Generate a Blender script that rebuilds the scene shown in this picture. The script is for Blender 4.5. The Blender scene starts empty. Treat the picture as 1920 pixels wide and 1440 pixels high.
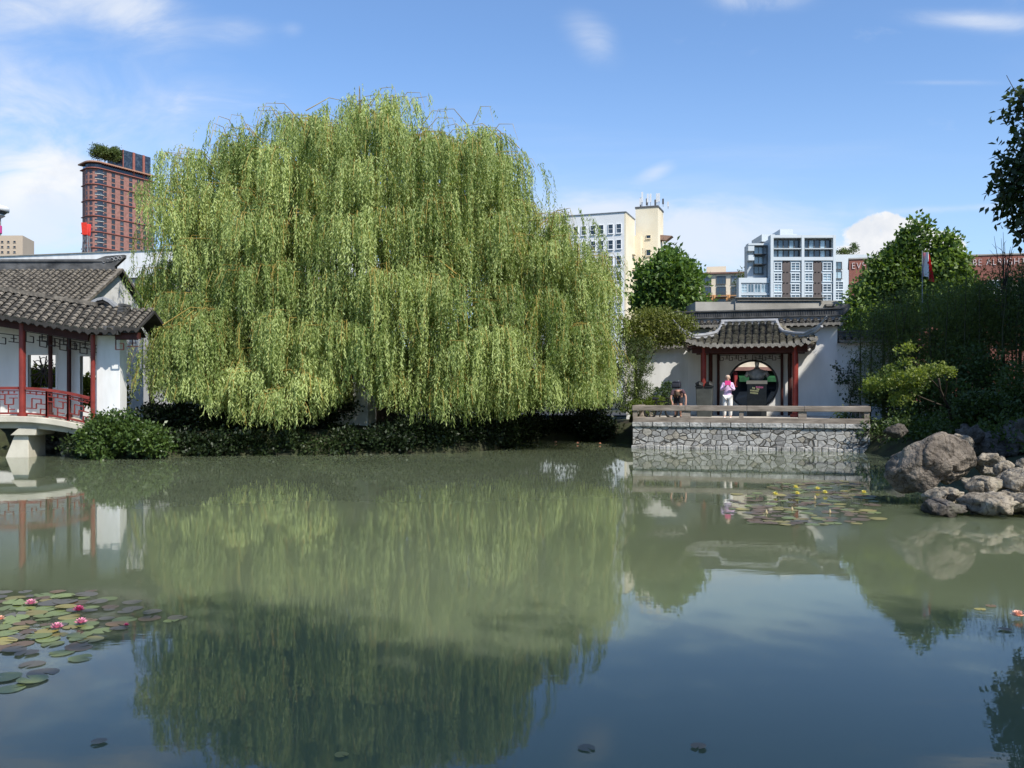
import bpy, bmesh, math, random
import numpy as np
from mathutils import Vector, Matrix, noise
random.seed(7); RNG = np.random.default_rng(11)
SC = bpy.context.scene; COL = SC.collection
F, CX, HY, CZ = 1660.0, 960.0, 735.0, 2.2
R = math.radians
def X(px, D): return (px - CX) / F * D
def Z(py, D): return CZ + (HY - py) / F * D
def V(*a): return Vector(a)
# ---------------------------------------------------------------- frames
class Frame:
    def __init__(s, ox, oy, deg):
        s.o = Vector((ox, oy, 0)); s.a = R(deg); s.c, s.s = math.cos(s.a), math.sin(s.a)
    def w(s, p):
        return Vector((s.o.x + p[0]*s.c - p[1]*s.s, s.o.y + p[0]*s.s + p[1]*s.c, p[2]))
    def inv(s, p):
        x, y = p[0]-s.o.x, p[1]-s.o.y
        return Vector((x*s.c + y*s.s, -x*s.s + y*s.c, p[2]))
W = Frame(0, 0, 0)
ORG = {}
def tag(o, label=None, cat=None, group=None, kind=None):
    if label: o['label'] = label
    if cat: o['category'] = cat
    if group: o['group'] = group
    if kind: o['kind'] = kind
    return o
def T(name, label, cat, org=(0, 0, 0), frame=W, group=None):
    o = bpy.data.objects.new(name, None); COL.objects.link(o)
    o.empty_display_size = .2
    o.location = frame.w(org); o.rotation_euler = (0, 0, frame.a)
    ORG[o.name] = Vector(org)
    return tag(o, label, cat, group)
def copy_tree(o, parent=None):
    c = o.copy(); COL.objects.link(c); c.parent = parent
    ORG[c.name] = ORG.get(o.name, Vector((0, 0, 0)))
    for ch in o.children: copy_tree(ch, c)
    return c
def link_mesh(name, me, mat, parent=None, org=(0, 0, 0), frame=W, smooth=False):
    o = bpy.data.objects.new(name, me); COL.objects.link(o)
    if mat is not None:
        if len(me.materials): me.materials.clear()
        for m in (mat if isinstance(mat, (list, tuple)) else [mat]): me.materials.append(m)
    if parent is not None:
        o.parent = parent; ORG[o.name] = ORG[parent.name]
    else:
        o.location = frame.w(org); o.rotation_euler = (0, 0, frame.a); ORG[o.name] = Vector(org)
    if smooth: me.polygons.foreach_set('use_smooth', [True]*len(me.polygons))
    return o
# ---------------------------------------------------------------- mesh builder
class MB:
    def __init__(s): s.v = []; s.f = []; s.m = []; s.mi = 0
    def add(s, vs, fs):
        b = len(s.v); s.v.extend([tuple(p) for p in vs])
        for f in fs: s.f.append(tuple(b+i for i in f)); s.m.append(s.mi)
        return s
    def box(s, x0, x1, y0, y1, z0, z1):
        return s.add([(x0,y0,z0),(x1,y0,z0),(x1,y1,z0),(x0,y1,z0),(x0,y0,z1),(x1,y0,z1),(x1,y1,z1),(x0,y1,z1)],
                     [(0,3,2,1),(4,5,6,7),(0,1,5,4),(1,2,6,5),(2,3,7,6),(3,0,4,7)])
    def beam(s, a, b, w, h, up=(0,0,1)):
        a, b = Vector(a), Vector(b); d = (b-a).normalized(); u = Vector(up)
        sd = d.cross(u)
        if sd.length < 1e-4: sd = d.cross(Vector((0,1,0)))
        sd.normalize(); u = sd.cross(d).normalized()
        vs = []
        for p in (a, b):
            for i, j in ((-1,-1),(1,-1),(1,1),(-1,1)): vs.append(p + sd*(i*w/2) + u*(j*h/2))
        return s.add(vs, [(0,1,2,3),(7,6,5,4),(0,4,5,1),(1,5,6,2),(2,6,7,3),(3,7,4,0)])
    def tube(s, pts, rad, n=8, cap=True, sx=1.0):
        pts = [Vector(p) for p in pts]
        if not isinstance(rad, (list, tuple)): rad = [rad]*len(pts)
        vs = []; prev = None
        for i, p in enumerate(pts):
            d = (pts[min(i+1, len(pts)-1)] - pts[max(i-1, 0)]).normalized()
            if prev is None:
                a = d.cross(Vector((0,0,1)))
                if a.length < .05: a = d.cross(Vector((1,0,0)))
            else: a = prev - d*prev.dot(d)
            a.normalize(); prev = a; b = d.cross(a)
            for k in range(n):
                t = 2*math.pi*k/n
                vs.append(p + (a*math.cos(t)*sx + b*math.sin(t))*rad[i])
        fs = [(i*n+k, i*n+(k+1)%n, (i+1)*n+(k+1)%n, (i+1)*n+k) for i in range(len(pts)-1) for k in range(n)]
        if cap: fs += [tuple(range(n-1, -1, -1)), tuple((len(pts)-1)*n+k for k in range(n))]
        return s.add(vs, fs)
    def ring(s, c, r, tr, ax='y', n=28, m=6):
        vs = []
        for i in range(n):
            t = 2*math.pi*i/n
            for j in range(m):
                u = 2*math.pi*j/m; q = r + tr*math.cos(u); h = tr*math.sin(u)
                p = {'y': (q*math.cos(t), h, q*math.sin(t)), 'z': (q*math.cos(t), q*math.sin(t), h), 'x': (h, q*math.cos(t), q*math.sin(t))}[ax]
                vs.append((c[0]+p[0], c[1]+p[1], c[2]+p[2]))
        return s.add(vs, [(i*m+j, ((i+1)%n)*m+j, ((i+1)%n)*m+(j+1)%m, i*m+(j+1)%m) for i in range(n) for j in range(m)])
    def lathe(s, prof, c=(0,0,0), n=20, sx=1, sy=1):
        vs = []
        for r, z in prof:
            for k in range(n):
                t = 2*math.pi*k/n; vs.append((c[0]+r*math.cos(t)*sx, c[1]+r*math.sin(t)*sy, c[2]+z))
        m = len(prof)
        fs = [(i*n+k, i*n+(k+1)%n, (i+1)*n+(k+1)%n, (i+1)*n+k) for i in range(m-1) for k in range(n)]
        fs += [tuple(range(n-1, -1, -1)), tuple((m-1)*n+k for k in range(n))]
        return s.add(vs, fs)
    def prism(s, poly, z0, z1):
        n = len(poly)
        return s.add([(x, y, z0) for x, y in poly] + [(x, y, z1) for x, y in poly],
                     [tuple(range(n-1, -1, -1)), tuple(range(n, 2*n))] + [(i, (i+1)%n, n+(i+1)%n, n+i) for i in range(n)])
    def slab(s, poly, y0, y1):      # polygon in x,z, thickness along y
        n = len(poly)
        return s.add([(x, y0, z) for x, z in poly] + [(x, y1, z) for x, z in poly],
                     [tuple(range(n)), tuple(range(2*n-1, n-1, -1))] + [((i+1)%n, i, n+i, n+(i+1)%n) for i in range(n)])
    def slabx(s, poly, x0, x1):     # polygon in y,z, thickness along x
        n = len(poly)
        return s.add([(x0, y, z) for y, z in poly] + [(x1, y, z) for y, z in poly],
                     [tuple(range(n-1, -1, -1)), tuple(range(n, 2*n))] + [(i, (i+1)%n, n+(i+1)%n, n+i) for i in range(n)])
    def mesh(s, name, off=(0,0,0)):
        me = bpy.data.meshes.new(name)
        o = Vector(off)
        me.from_pydata([(p[0]-o.x, p[1]-o.y, p[2]-o.z) for p in s.v], [], s.f)
        if any(s.m): me.polygons.foreach_set('material_index', s.m)
        bm = bmesh.new(); bm.from_mesh(me); bmesh.ops.recalc_face_normals(bm, faces=bm.faces); bm.to_mesh(me); bm.free()
        me.update(); return me
    def build(s, name, mat, parent=None, org=(0,0,0), frame=W, smooth=False, bevel=0):
        off = ORG[parent.name] if parent is not None else org
        o = link_mesh(name, s.mesh(name, off), mat, parent, org, frame, smooth)
        if bevel:
            b = o.modifiers.new('bevel', 'BEVEL'); b.width = bevel; b.segments = 2; b.limit_method = 'ANGLE'
        return o
# ---------------------------------------------------------------- materials
def _new(name):
    m = bpy.data.materials.new(name); m.use_nodes = True
    nt = m.node_tree; nt.nodes.clear()
    out = nt.nodes.new('ShaderNodeOutputMaterial'); p = nt.nodes.new('ShaderNodeBsdfPrincipled')
    nt.links.new(p.outputs[0], out.inputs[0])
    return m, nt, p
def rgba(c): return (c[0], c[1], c[2], 1)
def _noise(nt, scale, detail=4, vec=None, rough=.55, sc3=None):
    n = nt.nodes.new('ShaderNodeTexNoise'); n.inputs['Scale'].default_value = scale
    n.inputs['Detail'].default_value = detail; n.inputs['Roughness'].default_value = rough
    tc = nt.nodes.new('ShaderNodeTexCoord'); v = tc.outputs['Object']
    if sc3:
        mp = nt.nodes.new('ShaderNodeMapping'); mp.inputs['Scale'].default_value = sc3
        nt.links.new(v, mp.inputs['Vector']); v = mp.outputs[0]
    nt.links.new(v, n.inputs['Vector']); return n
def _ramp(nt, fac, stops):
    r = nt.nodes.new('ShaderNodeValToRGB'); e = r.color_ramp.elements
    while len(e) < len(stops): e.new(.5)
    for i, (p, c) in enumerate(stops): e[i].position = p; e[i].color = rgba(c)
    nt.links.new(fac, r.inputs[0]); return r
def _mix(nt, a, b, fac, mode='MIX'):
    m = nt.nodes.new('ShaderNodeMix'); m.data_type = 'RGBA'; m.blend_type = mode
    for sock, val in ((m.inputs[6], a), (m.inputs[7], b), (m.inputs[0], fac)):
        if hasattr(val, 'is_output'): nt.links.new(val, sock)
        elif isinstance(val, (int, float)): sock.default_value = val
        else: sock.default_value = rgba(val)
    return m.outputs[2]
def _math(nt, op, a, b=None, c=None, clamp=False):
    n = nt.nodes.new('ShaderNodeMath'); n.operation = op; n.use_clamp = clamp
    for i, val in enumerate((a, b, c)):
        if val is None: continue
        if hasattr(val, 'is_output'): nt.links.new(val, n.inputs[i])
        else: n.inputs[i].default_value = val
    return n.outputs[0]
def _bump(nt, p, h, strength, dist=.02):
    b = nt.nodes.new('ShaderNodeBump'); b.inputs['Strength'].default_value = strength; b.inputs['Distance'].default_value = dist
    nt.links.new(h, b.inputs['Height']); nt.links.new(b.outputs[0], p.inputs['Normal'])
def mat(name, col, rough=.75, var=.2, scale=3, col2=None, bump=0, bscale=None, bdist=.02, spec=.3, metal=0, sc3=None, rnd=0):
    m, nt, p = _new(name)
    n = _noise(nt, scale, 6, sc3=sc3)
    a = tuple(c*(1-var) for c in col); b = col2 or tuple(min(1, c*(1+var)) for c in col)
    r = _ramp(nt, n.outputs['Fac'], [(.3, a), (.7, b)]); c = r.outputs[0]
    if rnd:
        oi = nt.nodes.new('ShaderNodeObjectInfo')
        k = _math(nt, 'MULTIPLY_ADD', oi.outputs['Random'], 2*rnd, 1-rnd)
        hs = nt.nodes.new('ShaderNodeHueSaturation'); nt.links.new(k, hs.inputs['Value']); nt.links.new(c, hs.inputs['Color']); c = hs.outputs[0]
    nt.links.new(c, p.inputs['Base Color'])
    p.inputs['Roughness'].default_value = rough; p.inputs['Specular IOR Level'].default_value = spec; p.inputs['Metallic'].default_value = metal
    if bump:
        n2 = _noise(nt, bscale or scale*4, 5, sc3=sc3); _bump(nt, p, n2.outputs['Fac'], bump, bdist)
    return m
def leafmat(name, c0, c1, trans=.35, rough=.5, spec=.35, tcol=None, rim=None):
    m, nt, p = _new(name)
    at = nt.nodes.new('ShaderNodeAttribute'); at.attribute_name = 'tint'
    r = _ramp(nt, at.outputs['Fac'], [(0, c0), (1, c1)])
    nt.links.new(r.outputs[0], p.inputs['Base Color']); p.inputs['Roughness'].default_value = rough
    p.inputs['Specular IOR Level'].default_value = spec
    t = nt.nodes.new('ShaderNodeBsdfTranslucent')
    tc = _mix(nt, r.outputs[0], tcol or (1.25, 1.3, .45), 1.0, 'MULTIPLY'); nt.links.new(tc, t.inputs['Color'])
    mx = nt.nodes.new('ShaderNodeMixShader'); mx.inputs[0].default_value = trans
    nt.links.new(p.outputs[0], mx.inputs[1]); nt.links.new(t.outputs[0], mx.inputs[2])
    nt.links.new(mx.outputs[0], nt.nodes['Material Output'].inputs[0])
    return m
def glass(name, col=(.03, .045, .06), light=(.25, .3, .32), frac=.3, rough=.06):
    m, nt, p = _new(name)
    oi = nt.nodes.new('ShaderNodeObjectInfo'); n = _noise(nt, .9, 2)
    k = _math(nt, 'ADD', oi.outputs['Random'], n.outputs['Fac'])
    r = _ramp(nt, _math(nt, 'MULTIPLY', k, .5), [(1-frac-.12, col), (1-frac+.12, light)])
    nt.links.new(r.outputs[0], p.inputs['Base Color']); p.inputs['Roughness'].default_value = rough
    p.inputs['Specular IOR Level'].default_value = .7
    return m
# ---------------------------------------------------------------- leaves
def sines(P, k, seed, n=7):
    r = np.random.default_rng(seed); out = np.zeros(len(P))
    for i in range(n):
        d = r.normal(size=3); d /= np.linalg.norm(d)
        out += np.sin(P @ d * k * (.6 + 1.2*r.random()) + r.random()*6.28)
    return out / n**.5
def leaves(name, pos, dirs, ln, wd, tint, material, parent=None, org=(0,0,0), frame=W, seed=3, fold=.15, nrm=None):
    r = np.random.default_rng(seed); N = len(pos)
    off = np.array(ORG[parent.name] if parent is not None else org)
    d = dirs / np.linalg.norm(dirs, axis=1)[:, None]
    q = r.normal(size=(N, 3)) if nrm is None else nrm
    s = np.cross(d, q); s /= np.linalg.norm(s, axis=1)[:, None] + 1e-9
    u = np.cross(s, d)
    ln = np.broadcast_to(ln, (N,))[:, None]; wd = np.broadcast_to(wd, (N,))[:, None]
    p = pos - off
    v = np.empty((N, 4, 3), np.float32)
    v[:, 0] = p; v[:, 1] = p + d*ln*.42 + s*wd*.5 + u*wd*fold; v[:, 2] = p + d*ln; v[:, 3] = p + d*ln*.42 - s*wd*.5 + u*wd*fold
    me = bpy.data.meshes.new(name)
    me.vertices.add(4*N); me.vertices.foreach_set('co', v.reshape(-1))
    me.loops.add(4*N); me.loops.foreach_set('vertex_index', np.arange(4*N, dtype=np.int32))
    me.polygons.add(N); me.polygons.foreach_set('loop_start', np.arange(0, 4*N, 4, dtype=np.int32))
    me.update(calc_edges=True)
    a = me.attributes.new('tint', 'FLOAT', 'FACE'); a.data.foreach_set('value', np.clip(tint, 0, 1).astype(np.float32))
    return link_mesh(name, me, material, parent, org, frame)
def cloud(blobs, n, per=9, spread=.16, rough=.28, k=1.6, seed=1, shell=.5, up=.2):
    """leaf positions and directions through a set of ellipsoidal clumps, ragged at the edge"""
    r = np.random.default_rng(seed); P = []; Dn = []
    vol = np.array([b[3]*b[4]*b[5] for b in blobs])**.67; vol /= vol.sum()
    for b, w in zip(blobs, vol):
        m = max(3, int(n*w/per))
        d = r.normal(size=(m, 3)); d /= np.linalg.norm(d, axis=1)[:, None]
        rad = shell + (1-shell)*r.random(m)**.6
        c = np.array(b[:3]); ax = np.array(b[3:6])
        rad = rad * (1 + rough*sines(d*ax, k, seed+int(abs(c[0]*31+c[2]*17)) % 997))
        ctr = c + d*ax*rad[:, None]
        pos = np.repeat(ctr, per, 0) + r.normal(size=(m*per, 3))*spread
        dr = np.repeat(d, per, 0)*.6 + r.normal(size=(m*per, 3))*.8 + np.array([0, 0, up])
        P.append(pos); Dn.append(dr)
    return np.concatenate(P), np.concatenate(Dn)
def crown(name, blobs, n, ln, wd, material, parent=None, org=(0,0,0), frame=W, seed=1, per=9, spread=.16, rough=.28, k=1.6, shell=.5, up=.2, clump=1.2):
    P, Dn = cloud(blobs, n, per, spread, rough, k, seed, shell, up)
    r = np.random.default_rng(seed+5)
    tint = .5 + .22*sines(P, clump, seed+2) + .2*r.normal(size=len(P))
    L = ln*(.7+.6*r.random(len(P)))
    return leaves(name, P, Dn, L, wd*(.8+.4*r.random(len(P))), tint, material, parent, org, frame, seed)
def trunk_mb(base, top, r0, r1, limbs=(), wob=.15, seed=0, n=9):
    rr = random.Random(seed); mb = MB(); base, top = Vector(base), Vector(top)
    def path(a, b, m=6, w=wob):
        ps = []
        for i in range(m+1):
            t = i/m; p = a.lerp(b, t)
            if 0 < i < m: p += Vector((rr.uniform(-w, w), rr.uniform(-w, w), rr.uniform(-w, w)*.4))
            ps.append(p)
        return ps
    mp = path(base, top); mb.tube(mp, [r0*(1.25 if i == 0 else 1)*(1-i/6)+r1*i/6 for i in range(7)], n)
    for (t, end, ra) in limbs:
        a = mp[min(6, int(t*6))]; e = Vector(end); mid = path(a, e, 5, wob*.8)
        mb.tube(mid, [ra*(1-.75*i/5) for i in range(6)], 6)
        for k in range(2):
            q = mid[3]; d = (e-a)*.35 + Vector((rr.uniform(-.5, .5), rr.uniform(-.5, .5), rr.uniform(0, .6)))*(e-a).length*.4
            mb.tube([q, q+d*.5, q+d], [ra*.4, ra*.3, ra*.1], 5)
    return mb
# ---------------------------------------------------------------- rocks
def rock(name, outline, cx, cz, cy, depth, material, label, org=None, frame=W, seed=0, amp=.06, cat='rock', group=None, res=90, parent=None, holes=.6):
    """a boulder whose outline in x,z is star shaped about (cx,cz); rounded in depth, then roughened"""
    ang = []; 
    for (x, z) in outline: ang.append((math.atan2(z-cz, x-cx), math.hypot(x-cx, z-cz)))
    ang.sort(); A = [a for a, _ in ang]; Q = [q for _, q in ang]
    A = [A[-1]-2*math.pi] + A + [A[0]+2*math.pi]; Q = [Q[-1]] + Q + [Q[0]]
    nu, nv = res, res//2; vs = []; rk = random.Random(seed*13+1); cuts = []; hw_ = max(Q)
    for k in range(16):
        kn = Vector((rk.gauss(0, .6), -abs(rk.gauss(0, 1))-.5 if k % 3 else rk.gauss(.6, .4), rk.gauss(0, .6))).normalized()
        th_ = math.atan2(kn.z, kn.x); rr0 = float(np.interp(th_, A, Q)); sup = math.sqrt((rr0*math.hypot(kn.x, kn.z))**2+(depth*kn.y)**2)
        cuts.append((kn, sup*rk.uniform(.78, .97)))
    for j in range(nv+1):
        ph = -math.pi/2 + math.pi*j/nv
        for i in range(nu):
            th = -math.pi + 2*math.pi*i/nu
            rr = float(np.interp(th, A, Q)); c = abs(math.cos(ph))**.55; s_ = math.copysign(abs(math.sin(ph))**.8, math.sin(ph))
            p = Vector((cx + math.cos(th)*rr*c, cy + s_*depth, cz + math.sin(th)*rr*c))
            q = p*1.3 + Vector((seed*7.1, 0, 0))
            n = noise.fractal(q*1.1, 1.0, 2.1, 5) + .55*abs(noise.noise(q*2.3)) + .5*noise.fractal(q*4, .8, 2.2, 4)*.5
            ctr = Vector((cx, cy, cz)); d = (p-ctr); l = d.length
            p = ctr + d*(1 + amp*n/ max(l, .3))
            for (kn, kd) in cuts:
                e_ = (p-ctr).dot(kn) - kd
                if e_ > 0: p = p - kn*e_*.9
            p = p + d.normalized()*(amp*.5*(noise.fractal(p*3.2+Vector((seed,0,0)), .9, 2.2, 6)) - amp*holes*max(0, noise.noise(p*2.6+Vector((0,seed*3.3,0)))-.12)*4 - amp*.8*max(0, .10-abs(noise.noise(p*1.9+Vector((seed*2.2,0,5)))))*8)
            vs.append(p)
    fs = [(j*nu+i, j*nu+(i+1)%nu, (j+1)*nu+(i+1)%nu, (j+1)*nu+i) for j in range(nv) for i in range(nu)]
    mb = MB(); mb.add(vs, fs)
    org = org or (cx, cy, min(z for _, z in outline))
    o = mb.build(name, material, None, org, frame, smooth=True)
    return tag(o, label, cat, group)
def lump(w, h, seed, n=9, flat=.0):
    rr = random.Random(seed); o = []
    for i in range(n):
        t = 2*math.pi*i/n; q = rr.uniform(.72, 1.08)
        z = math.sin(t)*h/2*q
        if z < 0: z *= 1-flat
        o.append((math.cos(t)*w/2*q, z))
    return o
# ---------------------------------------------------------------- tiled roofs
def roll(mb, a, b, r, nrm, seg=.2, jit=.012, n=5):
    a, b = Vector(a), Vector(b); d = b-a; L = d.length; d.normalize()
    nrm = Vector(nrm).normalized(); sd = d.cross(nrm).normalized(); u = sd.cross(d)
    k = max(1, round(L/seg))
    for i in range(k):
        o = sd*random.uniform(-jit, jit) + u*random.uniform(-jit*.3, jit)
        p0 = a + d*(L*i/k) + o; p1 = a + d*(L*min(k, i+1.12)/k) + o
        vs = []
        for p, q, lift in ((p0, r, r*.42), (p1, r*.72, 0)):
            for j in range(n+1):
                t = math.pi*j/n; vs.append(p + sd*math.cos(t)*q + u*(math.sin(t)*q + lift))
        m = n+1
        mb.add(vs, [(j, j+1, m+j+1, m+j) for j in range(n)] + [tuple(range(m))])
def drips(mb, p, side, out, r, w, h=.11):
    """round end tile and the pointed drip tile beside it"""
    p, side, out = Vector(p), Vector(side).normalized(), Vector(out).normalized()
    up = Vector((0, 0, 1)); vs = [p + out*.03 + side*math.cos(2*math.pi*k/8)*r + up*(math.sin(2*math.pi*k/8)*r + r*.3) for k in range(8)]
    mb.add(vs + [v - out*.05 for v in vs], [tuple(range(8))] + [(k, (k+1) % 8, 8+(k+1) % 8, 8+k) for k in range(8)])
    c = p + side*w/2 + out*.035
    q = [c - side*w*.42 + up*.03, c + side*w*.42 + up*.03, c + side*w*.33 - up*h*.45, c - up*h, c - side*w*.33 - up*h*.45]
    mb.add(q + [v - out*.03 for v in q], [(0, 1, 2, 3, 4)] + [(k, (k+1) % 5, 5+(k+1) % 5, 5+k) for k in range(5)])
# ================================================================= sun, sky, camera
SUN = Vector((.569, -.736, 1.0)).normalized()
sl = bpy.data.lights.new('sun', 'SUN'); sl.energy = 4.5; sl.angle = R(.55); sl.color = (1, .95, .86)
so = bpy.data.objects.new('sun', sl); COL.objects.link(so); so.location = (30, -40, 60)
so.rotation_euler = SUN.to_track_quat('Z', 'Y').to_euler()
cam = bpy.data.cameras.new('camera'); co = bpy.data.objects.new('camera', cam); COL.objects.link(co)
co.location = (0, 0, CZ); co.rotation_euler = (R(90), 0, 0)
cam.sensor_width = 36; cam.lens = 36*F/1920; cam.shift_y = (HY-720)/1920; cam.clip_end = 9000; cam.clip_start = .05
SC.camera = co
SC.view_settings.view_transform = 'Standard'; SC.view_settings.look = 'None'; SC.view_settings.exposure = 0.45
SC.view_settings.gamma = 1
SC.cycles.max_bounces = 8; SC.cycles.diffuse_bounces = 3; SC.cycles.glossy_bounces = 3; SC.cycles.transmission_bounces = 4
SC.cycles.sample_clamp_indirect = 6; SC.cycles.use_denoising = True
wd = bpy.data.worlds.new('World'); SC.world = wd; wd.use_nodes = True
nt = wd.node_tree; nt.nodes.clear()
wo = nt.nodes.new('ShaderNodeOutputWorld'); bg = nt.nodes.new('ShaderNodeBackground'); nt.links.new(bg.outputs[0], wo.inputs[0])
SKY = .135
bg.inputs[1].default_value = SKY
sky = nt.nodes.new('ShaderNodeTexSky'); sky.sky_type = 'NISHITA'; sky.sun_disc = False
sky.sun_elevation = math.asin(SUN.z); sky.sun_rotation = math.atan2(SUN.x, SUN.y); sky.altitude = 20
sky.air_density = 1.0; sky.dust_density = .6; sky.ozone_density = 3.0
tc = nt.nodes.new('ShaderNodeTexCoord'); sep = nt.nodes.new('ShaderNodeSeparateXYZ'); nt.links.new(tc.outputs['Generated'], sep.inputs[0])
yy = _math(nt, 'MAXIMUM', sep.outputs['Y'], .02)
U = _math(nt, 'DIVIDE', sep.outputs['X'], yy); Vv = _math(nt, 'DIVIDE', sep.outputs['Z'], yy)
front = _math(nt, 'MULTIPLY', _math(nt, 'SUBTRACT', sep.outputs['Y'], .05), 6, clamp=True)
cmb = nt.nodes.new('ShaderNodeCombineXYZ'); nt.links.new(U, cmb.inputs[0]); nt.links.new(Vv, cmb.inputs[1])
def wnoise(scale, detail, rough, sc3=(1, 1, 1), dist=0, loc=(0, 0, 0), rot=0):
    mp = nt.nodes.new('ShaderNodeMapping'); mp.inputs['Scale'].default_value = sc3; mp.inputs['Location'].default_value = loc; mp.inputs['Rotation'].default_value = (0, 0, rot)
    nt.links.new(cmb.outputs[0], mp.inputs['Vector'])
    n = nt.nodes.new('ShaderNodeTexNoise'); n.inputs['Scale'].default_value = scale; n.inputs['Detail'].default_value = detail
    n.inputs['Roughness'].default_value = rough; n.inputs['Distortion'].default_value = dist
    nt.links.new(mp.outputs[0], n.inputs['Vector']); return n.outputs['Fac']
def gauss(px, py, rx, ry, amp=1, rot=0):
    du = _math(nt, 'SUBTRACT', U, (px-CX)/F); dv = _math(nt, 'SUBTRACT', Vv, (HY-py)/F)
    if rot:
        c, s = math.cos(rot), math.sin(rot)
        a = _math(nt, 'ADD', _math(nt, 'MULTIPLY', du, c), _math(nt, 'MULTIPLY', dv, s))
        b = _math(nt, 'SUBTRACT', _math(nt, 'MULTIPLY', dv, c), _math(nt, 'MULTIPLY', du, s)); du, dv = a, b
    a = _math(nt, 'POWER', _math(nt, 'ABSOLUTE', _math(nt, 'MULTIPLY', du, F/rx)), 2); b = _math(nt, 'POWER', _math(nt, 'ABSOLUTE', _math(nt, 'MULTIPLY', dv, F/ry)), 2)
    e = _math(nt, 'POWER', 2.718, _math(nt, 'MULTIPLY', _math(nt, 'ADD', a, b), -1))
    return _math(nt, 'MULTIPLY', e, amp)
def total(l):
    s = l[0]
    for q in l[1:]: s = _math(nt, 'ADD', s, q)
    return s
def smooth(x, a, b):
    m = nt.nodes.new('ShaderNodeMapRange'); m.interpolation_type = 'SMOOTHSTEP'; nt.links.new(x, m.inputs[0])
    m.inputs[1].default_value = a; m.inputs[2].default_value = b; return m.outputs[0]
n_wisp = wnoise(7, 8, .6, (1, 2.2, 1), .6, rot=.5); n_fine = wnoise(22, 9, .66); n_band = wnoise(4, 7, .55, (.5, 3.5, 1), .4, (3, 1, 0), rot=-.12)
soft = total([gauss(60, 400, 240, 110, 1.05), gauss(250, 10, 130, 60, .8, -.4), gauss(30, 15, 120, 45, .6), gauss(1110, 75, 66, 42, .66, -.7), gauss(1430, -5, 100, 30, .85),
              gauss(1840, 40, 150, 20, .62, -.06), gauss(1300, 445, 360, 76, 1.25), gauss(1080, 400, 140, 50, .5), gauss(1230, 322, 45, 18, .45, .5), gauss(1800, 390, 150, 7, .5, .05), gauss(1760, 155, 120, 6, .3),
              gauss(450, 55, 60, 30, .45), gauss(150, 210, 420, 110, .42), gauss(550, 55, 24, 16, .35), gauss(-300, 200, 400, 200, .8), gauss(2400, 150, 400, 200, .8), gauss(900, -700, 1500, 300, .5)])
sf = smooth(_math(nt, 'MULTIPLY', soft, _math(nt, 'MULTIPLY_ADD', n_wisp, 2.4, -.35)), .08, 1.1)
veil = _math(nt, 'MULTIPLY', smooth(_math(nt, 'MULTIPLY', n_band, gauss(960, 420, 1500, 420, 1)), .35, .8), .30)
cum = total([gauss(1650, 418, 38, 26, .7), gauss(1702, 434, 44, 26, .7), gauss(1768, 458, 40, 24, .7), gauss(1640, 440, 38, 30, .9), gauss(1690, 455, 56, 38, .9), gauss(1755, 470, 56, 34, .95), gauss(1598, 436, 26, 16, .5), gauss(1655, 412, 18, 14, .5), gauss(1580, 480, 60, 34, .6), gauss(1715, 428, 18, 14, .45)])
cum2 = total([gauss(70, 315, 75, 48, .8), gauss(150, 340, 100, 50, .7), gauss(10, 370, 70, 60, .7)])
ch = smooth(_math(nt, 'ADD', smooth(cum, .12, 1.0), _math(nt, 'MULTIPLY', _math(nt, 'SUBTRACT', n_fine, .5), 2.6)), .42, .85)
ch = _math(nt, 'MULTIPLY', ch, smooth(cum, .10, .32))
ch2 = smooth(_math(nt, 'ADD', cum2, _math(nt, 'MULTIPLY', _math(nt, 'SUBTRACT', n_wisp, .5), 2.2)), .2, 1.5)
hz = smooth(Vv, .42, .0)
k1 = _math(nt, 'MULTIPLY', _math(nt, 'MAXIMUM', _math(nt, 'MULTIPLY', sf, .82), veil), front)
k2 = _math(nt, 'MULTIPLY', _math(nt, 'MAXIMUM', ch, _math(nt, 'MULTIPLY', ch2, .8)), front)
skyc = _mix(nt, sky.outputs[0], (.80, .96, 1.12), 1.0, 'MULTIPLY')
skyc = _mix(nt, skyc, (3.5, 4.35, 5.4), _math(nt, 'MULTIPLY_ADD', hz, .40, .04))
c1 = _mix(nt, skyc, (4.5, 4.8, 5.3), k1)
shade = wnoise(9, 6, .6, loc=(2, 7, 0))
cc = _mix(nt, (4.3, 4.5, 4.85), (5.5, 5.5, 5.5), smooth(shade, .3, .52))
c2 = _mix(nt, c1, cc, k2)
nt.links.new(c2, bg.inputs[0])
# ================================================================= ground sheet and pond water
PC = Vector((-3, 17))
OUT = [(-26, -3), (-27, 20), (-26, 35.5), (-19, 35), (-16.5, 33.6), (-16, 31.6), (-15.1, 29.9), (-12.9, 29.3), (-11.4, 30.3), (-8.4, 31.0), (-4.6, 31.3), (-2.2, 32.2),
       (-.5, 34), (.1, 38), (1.2, 40.2), (3.2, 40.6), (4.6, 38), (6, 37), (9.5, 36), (12, 34.6), (12.9, 32.4), (13.0, 29), (12.2, 26), (11.0, 22.5), (10.4, 19.5), (10.6, 15),
       (11.2, 8), (11.6, 2), (11.6, -3), (4, -3.0), (-12, -3.0)]
def dense(poly, m=4):
    o = []
    for i in range(len(poly)):
        a, b = Vector(poly[i]), Vector(poly[(i+1) % len(poly)])
        for k in range(m):
            p = a.lerp(b, k/m); p += Vector((noise.noise((p.x*.6, p.y*.6, 1)), noise.noise((p.x*.6, p.y*.6, 9))))*.18; o.append(p)
    return o
OD = dense(OUT); ng = len(OD)
def pond_ring(off, z, jit=0):
    r = []
    for p in OD:
        d = (p-PC); l = d.length; q = PC + d/l*max(.5, l+off)
        r.append((q.x, q.y, z + jit*noise.noise((q.x*.7, q.y*.7, 3))))
    return r
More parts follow.
